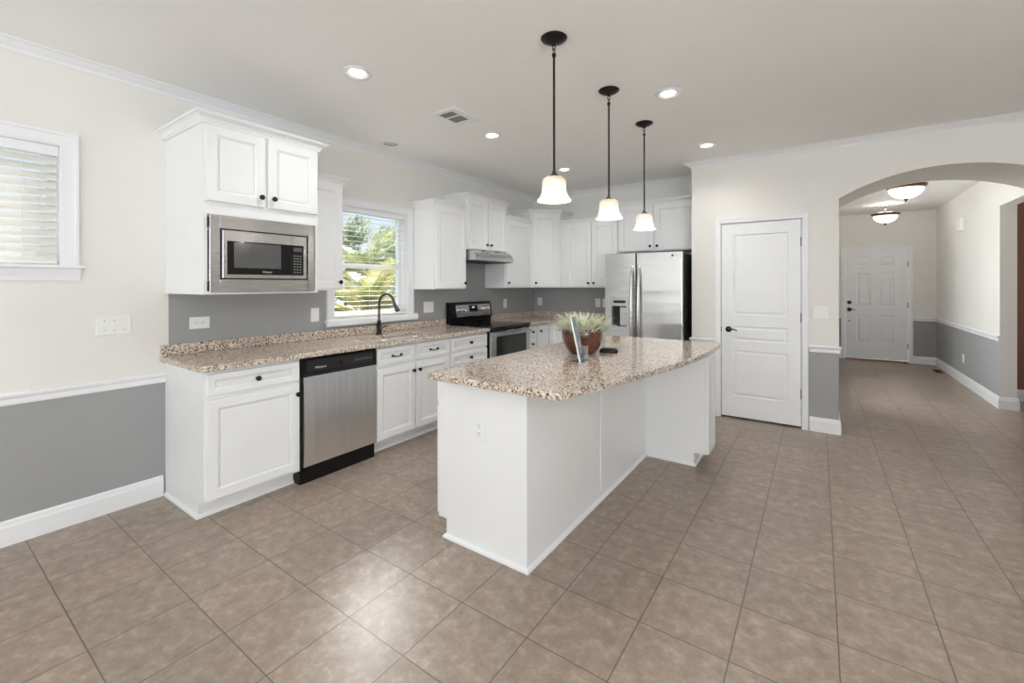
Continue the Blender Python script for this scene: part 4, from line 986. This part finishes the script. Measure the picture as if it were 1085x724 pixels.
# -- things on the island
px, py = 2.215, 1.545
pt = thing('potted_plant', 'round glazed brown pot of spiky pale green grass on the island', 'plant', (px, py, ZC1))
bm = BM(); rp = 0.138
lathe(bm, [(0.001, 0), (0.076, 0), (0.084, 0.004), (0.106, 0.028), (0.125, 0.062), (0.135, 0.100), (0.138, 0.130), (0.136, 0.160), (0.133, 0.168), (0.126, 0.164), (0.123, 0.14), (0.118, 0.09), (0.001, 0.08)], (px, py, ZC1+0.0005), seg=40); obj('pot', bm, M['pot'], pt, smooth=True)
bm = BM(); lathe(bm, [(0.001, 0.135), (0.10, 0.132), (0.1235, 0.128)], (px, py, ZC1), seg=30); obj('soil', bm, M['soil'], pt, smooth=True)
random.seed(21)
bm = BM()
for k in range(640):
    a = random.uniform(0, 2*PI); r0 = 0.105*math.sqrt(random.random()); b = Vector((px+r0*math.cos(a), py+r0*math.sin(a), ZC1+0.132))
    out_ = (r0/0.105); lean = random.uniform(0.05, 0.5)+1.1*out_*random.uniform(0.35, 1)
    a2 = a + random.uniform(-0.7, 0.7); L = random.uniform(0.10, 0.19)
    d = Vector((math.cos(a2)*math.sin(lean), math.sin(a2)*math.sin(lean), math.cos(lean)))
    sd = Vector((-math.sin(a2), math.cos(a2), 0))*random.uniform(0.0034, 0.0058)
    m_ = b + d*L*0.55; tp = b + d*L + Vector((math.cos(a2), math.sin(a2), -0.4))*L*0.22*random.uniform(0, 1.2)
    v = [bm.verts.new(q) for q in (b-sd*0.7, b+sd*0.7, m_+sd, m_-sd, tp)]
    bm.faces.new((v[0], v[1], v[2], v[3])); bm.faces.new((v[3], v[2], v[4]))
obj('foliage', bm, M['tuft'], pt, weld=False)
cx, cy = 2.352, 1.215
sh = thing('sign_holder', 'upright clear acrylic sign holder with a printed sheet, in front of the plant pot', 'sign holder', (cx, cy, ZC1))
# the sheet stands nearly edge-on to the lens: it runs along u and leans back
uh = Vector((-0.20, 0.98, 0)).normalized(); nh = Vector((uh.y, -uh.x, 0)); lean = math.radians(12)
up = Vector((0, 0, math.cos(lean))) - nh*math.sin(lean)*1.0
P0 = Vector((cx+0.030, cy-0.045, ZC1+0.003)); nd = uh.cross(up).normalized()
TS = lambda u, w, d: P0 + uh*u + up*w + nd*d
bm = BM(); tbox(bm, TS, 0, 0.105, 0.0, 0.275, -0.0035, -0.0010); tbox(bm, TS, 0, 0.105, 0.0, 0.275, 0.0010, 0.0035)
tbox(bm, TS, 0.0, 0.105, -0.003, 0.0, -0.0035, 0.0035); obj('acrylic_sheet', bm, M['acrylic'], sh)
bm = BM(); tbox(bm, TS, 0.002, 0.103, 0.002, 0.272, -0.0008, 0.0008); obj('printed_sheet', bm, M['paper'], sh)
bm = BM(); tbox(bm, TS, -0.0015, 0.0, 0.0, 0.276, -0.0038, 0.0038); tbox(bm, TS, 0, 0.105, 0.275, 0.277, -0.0038, 0.0038); obj('polished_edge', bm, M['plate'], sh)
bm = BM(); Q = TS(0.05, 0.0, -0.004)
box(bm, cx-0.05, cx+0.03, cy-0.02, cy+0.075, ZC1+0.0004, ZC1+0.0030); obj('foot', bm, M['acrylic'], sh)
TK = TD((cx-0.035, cy+0.075, ZC1+0.003), (0.85, 0.5, 0), (0.5, -0.85, 0))
bm = BM(); tbox(bm, TK, 0, 0.055, 0, 0.085, 0, 0.003); tbox(bm, TK, 0, 0.055, 0, 0.03, 0.014, 0.017); tbox(bm, TK, 0, 0.055, 0, 0.003, 0.003, 0.014); obj('card_pocket', bm, M['acrylic'], sh)
gc = thing('glasses_case', 'small flat black case lying on the island beside the plant pot', 'case', (2.356, 1.666, ZC1))
bm = BM(); rows = []
ca, sa = math.cos(0.35), math.sin(0.35)
for s, z in ((0.80, 0.0006), (0.97, 0.004), (1.0, 0.010), (0.97, 0.021), (0.80, 0.029), (0.4, 0.032)):
    row = []
    for k in range(28):
        a = 2*PI*k/28; sx = abs(math.cos(a))**0.7*math.copysign(1, math.cos(a))*0.063*s; sy = abs(math.sin(a))**0.7*math.copysign(1, math.sin(a))*0.040*s
        row.append(bm.verts.new((2.356+sx*ca-sy*sa, 1.666+sx*sa+sy*ca, ZC1+z)))
    rows.append(row)
for a, b in zip(rows, rows[1:]):
    for k in range(28): bm.faces.new((a[k], a[(k+1) % 28], b[(k+1) % 28], b[k]))
bm.faces.new(rows[0][::-1]); bm.faces.new(rows[-1]); obj('shell', bm, M['black'], gc, smooth=True)
bm = BM(); lathe(bm, [(0.012, 0), (0.018, 0), (0.018, 0.0008), (0.012, 0.0008)], (2.356, 1.666, ZC1+0.0322), seg=20); obj('clasp_ring', bm, M['grey_text'], gc)

# ------------------------------------------------------------------ switch plates and outlets
def plate(name, label, cat, T, u, w, pw, ph, kind, n=1, group=None):
    o = T(u, w, 0); t = thing(name, label, cat, o, group)
    bm = BM(); slab(bm, T, u-pw/2, u+pw/2, w-ph/2, w+ph/2, 0.0006, 0.0065, ch=0.003); obj('cover_plate', bm, M['plate'], t)
    if kind == 'switch':
        for k in range(n):
            uu = u + (k-(n-1)/2)*0.046
            bm = BM(); tbox(bm, T, uu-0.006, uu+0.006, w-0.012, w+0.012, 0.0065, 0.0075); tbox(bm, T, uu-0.0045, uu+0.0045, w-0.002, w+0.010, 0.0075, 0.016); obj('toggle', bm, M['plate'], t, bevel=0.001)
            bm = BM(); cyl(bm, T(uu, w+0.03, 0.0064), T(uu, w+0.03, 0.0074), 0.0035, 8); cyl(bm, T(uu, w-0.03, 0.0064), T(uu, w-0.03, 0.0074), 0.0035, 8); obj('screw', bm, M['silver'], t)
    if kind == 'rocker':
        for k in range(n):
            uu = u + (k-(n-1)/2)*0.046
            bm = BM(); slab(bm, T, uu-0.0165, uu+0.0165, w-0.033, w+0.033, 0.0065, 0.009, ch=0.002); obj('rocker', bm, M['plate'], t)
    if kind in ('duplex', 'duplex_h'):
        for s in (-1, 1):
            cu, cw = (u, w+s*0.0195) if kind == 'duplex' else (u+s*0.0195, w)
            bm = BM(); lathe(bm, [(0.001, 0.0), (0.0165, 0.0), (0.0165, 0.002), (0.001, 0.002)], T(cu, cw, 0.0065), T(cu, cw, 1)-T(cu, cw, 0), 20); rc = obj('receptacle', bm, M['plate'], t)
            bm = BM()
            for q in (-1, 1):
                if kind == 'duplex': tbox(bm, T, cu+q*0.006-0.0015, cu+q*0.006+0.0015, cw-0.001, cw+0.008, 0.0083, 0.0090)
                else: tbox(bm, T, cu-0.001, cu+0.008, cw+q*0.006-0.0015, cw+q*0.006+0.0015, 0.0083, 0.0090)
            if kind == 'duplex': tbox(bm, T, cu-0.003, cu+0.003, cw-0.011, cw-0.006, 0.0083, 0.0090)
            else: tbox(bm, T, cu-0.011, cu-0.006, cw-0.003, cw+0.003, 0.0083, 0.0090)
            obj('slot', bm, M['slot'], rc)
    if kind == 'blank':
        for s in (-1, 1):
            bm = BM(); cyl(bm, T(u+s*pw*0.25, w+ph*0.3, 0.0064), T(u+s*pw*0.25, w+ph*0.3, 0.0074), 0.0035, 8); cyl(bm, T(u+s*pw*0.25, w-ph*0.3, 0.0064), T(u+s*pw*0.25, w-ph*0.3, 0.0074), 0.0035, 8); obj('screw', bm, M['plate'], t)
            bm = BM(); tbox(bm, T, u+s*0.023-0.006, u+s*0.023+0.006, w-0.012, w+0.012, 0.0065, 0.0075); tbox(bm, T, u+s*0.023-0.0045, u+s*0.023+0.0045, w-0.002, w+0.010, 0.0075, 0.015); obj('toggle', bm, M['plate'], t)
    return t
TL = TX(0)
plate('switch_plate', 'white triple light switch on the cream wall between the small window and the counter', 'light switch', TL, -0.374, 1.136, 0.165, 0.118, 'switch', 3)
plate('outlet', 'white sideways outlet on the grey wall below the microwave', 'outlet', TL, 0.079, 1.118, 0.122, 0.082, 'duplex_h')
plate('switch_plate', 'white single switch on the grey wall beside the sink window casing, below the wall cabinet', 'light switch', TL, 0.932, 1.124, 0.074, 0.118, 'rocker')
plate('switch_plate', 'white double switch plate between the sink window and the stove', 'light switch', TL, 2.270, 1.132, 0.150, 0.120, 'blank')
plate('outlet', 'white outlet on the grey wall between the stove and the corner', 'outlet', TL, 3.713, 1.122, 0.080, 0.120, 'duplex')
TBk = TYm(YB)
plate('outlet', 'white outlet on the back wall close to the corner', 'outlet', TBk, 0.105, 1.127, 0.080, 0.120, 'duplex')
plate('switch_plate', 'white rocker switch on the back wall, second plate from the refrigerator', 'light switch', TBk, 1.040, 1.127, 0.078, 0.120, 'rocker')
plate('outlet', 'white outlet on the back wall partly behind the refrigerator edge', 'outlet', TBk, 1.150, 1.127, 0.078, 0.120, 'duplex')
plate('switch_plate', 'white double light switch on the wall between the pantry door and the arch', 'light switch', TYm(YP), 3.556, 1.114, 0.118, 0.118, 'switch', 2)
plate('outlet', 'white outlet on the end panel of the island', 'outlet', TYm(IY0-0.0005), 2.100, 0.632, 0.074, 0.118, 'duplex')
plate('outlet', 'small white outlet low on the grey hall wall', 'outlet', TXm(XH), 7.354, 0.351, 0.074, 0.118, 'duplex')
ch = thing('door_chime', 'white box door chime high on the hall wall', 'door chime', (XH, 7.42, 2.20))
bm = BM(); tbox(bm, TXm(XH), 7.31, 7.53, 2.12, 2.29, 0.0006, 0.045); obj('housing', bm, M['plate'], ch, bevel=0.008)
bm = BM(); 
for k in range(5): tbox(bm, TXm(XH), 7.345, 7.495, 2.155+0.022*k, 2.160+0.022*k, 0.045, 0.0458)
obj('grille', bm, M['trim'], ch)
fg = thing('floor_register', 'small dark metal floor register beside the hall baseboard', 'floor vent', (5.08, 8.35, 0))
bm = BM(); box(bm, 5.03, 5.13, 8.18, 8.50, 0.0005, 0.006); obj('plate', bm, M['register'], fg, bevel=0.002)
bm = BM(); 
for k in range(12): box(bm, 5.042, 5.118, 8.20+0.024*k, 8.206+0.024*k, 0.0062, 0.0092)
obj('louver', bm, M['register'], fg)

# ------------------------------------------------------------------ ceiling fixtures
def can_light(x, y, label, lit=True):
    t = thing('recessed_light', label, 'ceiling light', (x, y, CZ), 'recessed lights in the kitchen ceiling')
    bm = BM(); lathe(bm, [(0.060, -0.0005), (0.088, -0.0005), (0.090, -0.003), (0.086, -0.007), (0.066, -0.010), (0.060, -0.006)], (x, y, CZ), seg=36); obj('trim_ring', bm, M['trim'], t, smooth=True)
    bm = BM(); lathe(bm, [(0.0598, -0.0072), (0.054, -0.004), (0.050, -0.0022)], (x, y, CZ), seg=36); obj('baffle', bm, M['reflector'] if lit else M['baffle_off'], t, smooth=True)
    bm = BM(); lathe(bm, [(0.0470, -0.0020), (0.040, -0.0045), (0.001, -0.006)], (x, y, CZ), seg=30); obj('lens', bm, M['lens'] if lit else M['lens_off'], t, smooth=True)
    if lit:
        l = bpy.data.lights.new('can_glow', 'SPOT'); l.energy = CAN_POWER; l.spot_size = math.radians(155); l.spot_blend = 0.8; l.color = (1, 0.99, 0.97); l.shadow_soft_size = 0.05
        o = bpy.data.objects.new('can_glow', l); C.objects.link(o); o.location = (x, y, CZ-0.02)
can_light(1.211, 0.488, 'lit recessed ceiling light above the dishwasher aisle, closest to the triple wall switch')
can_light(1.197, 1.867, 'lit recessed ceiling light between the air vent and the stove aisle')
can_light(1.176, 3.238, 'lit recessed ceiling light closest to the kitchen corner, seen beyond the first pendant')
can_light(2.695, 1.888, 'lit recessed ceiling light beside the middle pendant, over the bowed counter edge')
can_light(2.678, 3.243, 'lit recessed ceiling light in front of the pantry door wall')
can_light(0.300, 1.497, 'unlit recessed ceiling light over the sink', False)
av = thing('air_vent', 'white ceiling air register with two dark louvered openings', 'air vent', (1.215, 1.36, CZ))
bm = BM(); vx0, vx1, vy0, vy1 = 1.115, 1.345, 1.215, 1.525
slab(bm, TZm(CZ), vx0, vx1, vy0, vy1, 0.0006, 0.007, [(1.150, 1.285, 1.258, 1.335), (1.150, 1.285, 1.352, 1.455)], [(0.001, -0.003)]); obj('face_plate', bm, M['trim'], av)
for a, b in ((1.259, 1.334), (1.353, 1.454)):
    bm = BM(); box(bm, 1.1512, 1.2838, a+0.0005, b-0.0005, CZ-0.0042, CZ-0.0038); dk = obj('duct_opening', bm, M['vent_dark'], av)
    bm = BM(); n = int((b-a)/0.0105)
    for k in range(n): box(bm, 1.1515, 1.2835, a+0.003+k*0.0105, a+0.007+k*0.0105, CZ-0.0075, CZ-0.0043)
    obj('louver', bm, M['louver'], dk)

def pendant(x, y, label):
    t = thing('pendant_light', label, 'pendant light', (x, y, CZ), 'pendant lights over the island')
    o = (x, y, CZ)
    bm = BM(); lathe(bm, [(0.066, -0.0005), (0.070, -0.004), (0.066, -0.010), (0.050, -0.020), (0.026, -0.030), (0.012, -0.034), (0.010, -0.042), (0.001, -0.044)], o, seg=32); obj('canopy', bm, M['bronze'], t, smooth=True)
    bm = BM()
    for k, (zc, ax_) in enumerate(((-0.052, 0), (-0.072, 1))):
        pts = []
        for q in range(17):
            a = 2*PI*q/16; r1 = 0.009*math.cos(a); r2 = 0.015*math.sin(a)
            pts.append((x+(r1 if ax_ == 0 else 0), y+(r1 if ax_ else 0), CZ+zc+r2))
        tube(bm, pts, 0.0026, 6, cap=False)
    obj('chain_link', bm, M['bronze_light'], t, smooth=True)
    bm = BM(); cyl(bm, (x, y, CZ-0.086), (x, y, 1.985), 0.0062, 10); lathe(bm, [(0.001, 0), (0.011, 0), (0.011, 0.014), (0.001, 0.016)], (x, y, CZ-0.100), seg=12); obj('rod', bm, M['bronze'], t, smooth=True)
    bm = BM(); lathe(bm, [(0.0065, 0.036), (0.009, 0.026), (0.013, 0.016), (0.022, 0.009), (0.027, 0.003), (0.026, -0.004), (0.001, -0.005)], (x, y, 1.952), seg=20); obj('socket_cap', bm, M['bronze_light'], t, smooth=True)
    bm = BM(); prof = [(0.026, 0.0), (0.046, -0.005), (0.058, -0.014), (0.063, -0.028), (0.063, -0.050), (0.0635, -0.068), (0.066, -0.084), (0.072, -0.100), (0.080, -0.113), (0.089, -0.122), (0.093, -0.129), (0.089, -0.129), (0.076, -0.114), (0.067, -0.100), (0.061, -0.083), (0.0585, -0.066), (0.058, -0.050), (0.058, -0.030), (0.053, -0.018), (0.042, -0.010), (0.024, -0.005)]
    lathe(bm, prof, (x, y, 1.952), seg=48, wave=lambda a, z: 1 + (0.035*math.cos(6*a)*min(1, max(0, (-z-0.07)/0.05)))); obj('glass_shade', bm, M['shade'], t, smooth=True)
    bm = BM(); lathe(bm, [(0.001, 0), (0.012, -0.002), (0.013, -0.02), (0.022, -0.045), (0.027, -0.065), (0.024, -0.085), (0.012, -0.096), (0.001, -0.098)], (x, y, 1.944), seg=18); obj('bulb', bm, M['bulb'], t, smooth=True)
    l = bpy.data.lights.new('pendant_glow', 'POINT'); l.energy = PENDANT_POWER; l.color = (1, 0.97, 0.92); l.shadow_soft_size = 0.03
    q = bpy.data.objects.new('pendant_glow', l); C.objects.link(q); q.location = (x, y, 1.835)
pendant(2.390, 0.848, 'pendant light over the island end with the outlet, bell-shaped glass shade on a dark rod')
pendant(2.383, 1.606, 'middle pendant light of the three over the island, hanging above the plant')
pendant(2.381, 2.342, 'pendant light over the island end by the refrigerator, hanging in front of its wall cabinet')

def foyer_light(x, y, label):
    t = thing('semi_flush_light', label, 'ceiling light', (x, y, FZ), 'bowl lights in the hall')
    o = (x, y, FZ)
    bm = BM(); lathe(bm, [(0.055, -0.0005), (0.058, -0.004), (0.050, -0.016), (0.022, -0.026), (0.015, -0.04), (0.015, -0.075), (0.020, -0.085), (0.026, -0.105), (0.030, -0.130), (0.001, -0.135)], o, seg=24); obj('stem', bm, M['chrome'], t, smooth=True)
    bm = BM(); lathe(bm, [(0.020, -0.128), (0.13, -0.140), (0.168, -0.150), (0.182, -0.152), (0.186, -0.158), (0.182, -0.166), (0.160, -0.190), (0.150, -0.192), (0.152, -0.182), (0.10, -0.160), (0.020, -0.140)], o, seg=40); obj('rim', bm, M['wood_rim'], t, smooth=True)
    bm = BM(); lathe(bm, [(0.158, -0.184), (0.156, -0.205), (0.143, -0.235), (0.118, -0.265), (0.080, -0.290), (0.040, -0.303), (0.001, -0.307)], o, seg=40); obj('glass_bowl', bm, M['bowl'], t, smooth=True)
    bm = BM(); lathe(bm, [(0.001, -0.300), (0.022, -0.302), (0.022, -0.308), (0.013, -0.316), (0.011, -0.328), (0.004, -0.338), (0.001, -0.340)], o, seg=16); obj('finial', bm, M['bronze'], t, smooth=True)
    l = bpy.data.lights.new('bowl_glow', 'POINT'); l.energy = BOWL_POWER; l.color = (1, 0.95, 0.88); l.shadow_soft_size = 0.12
    q = bpy.data.objects.new('bowl_glow', l); C.objects.link(q); q.location = (x, y, FZ-0.09)
foyer_light(4.350, 5.45, 'lit glass bowl ceiling light in the hall, the one just beyond the arch')
foyer_light(4.408, 7.92, 'lit glass bowl ceiling light in the hall closest to the front door')
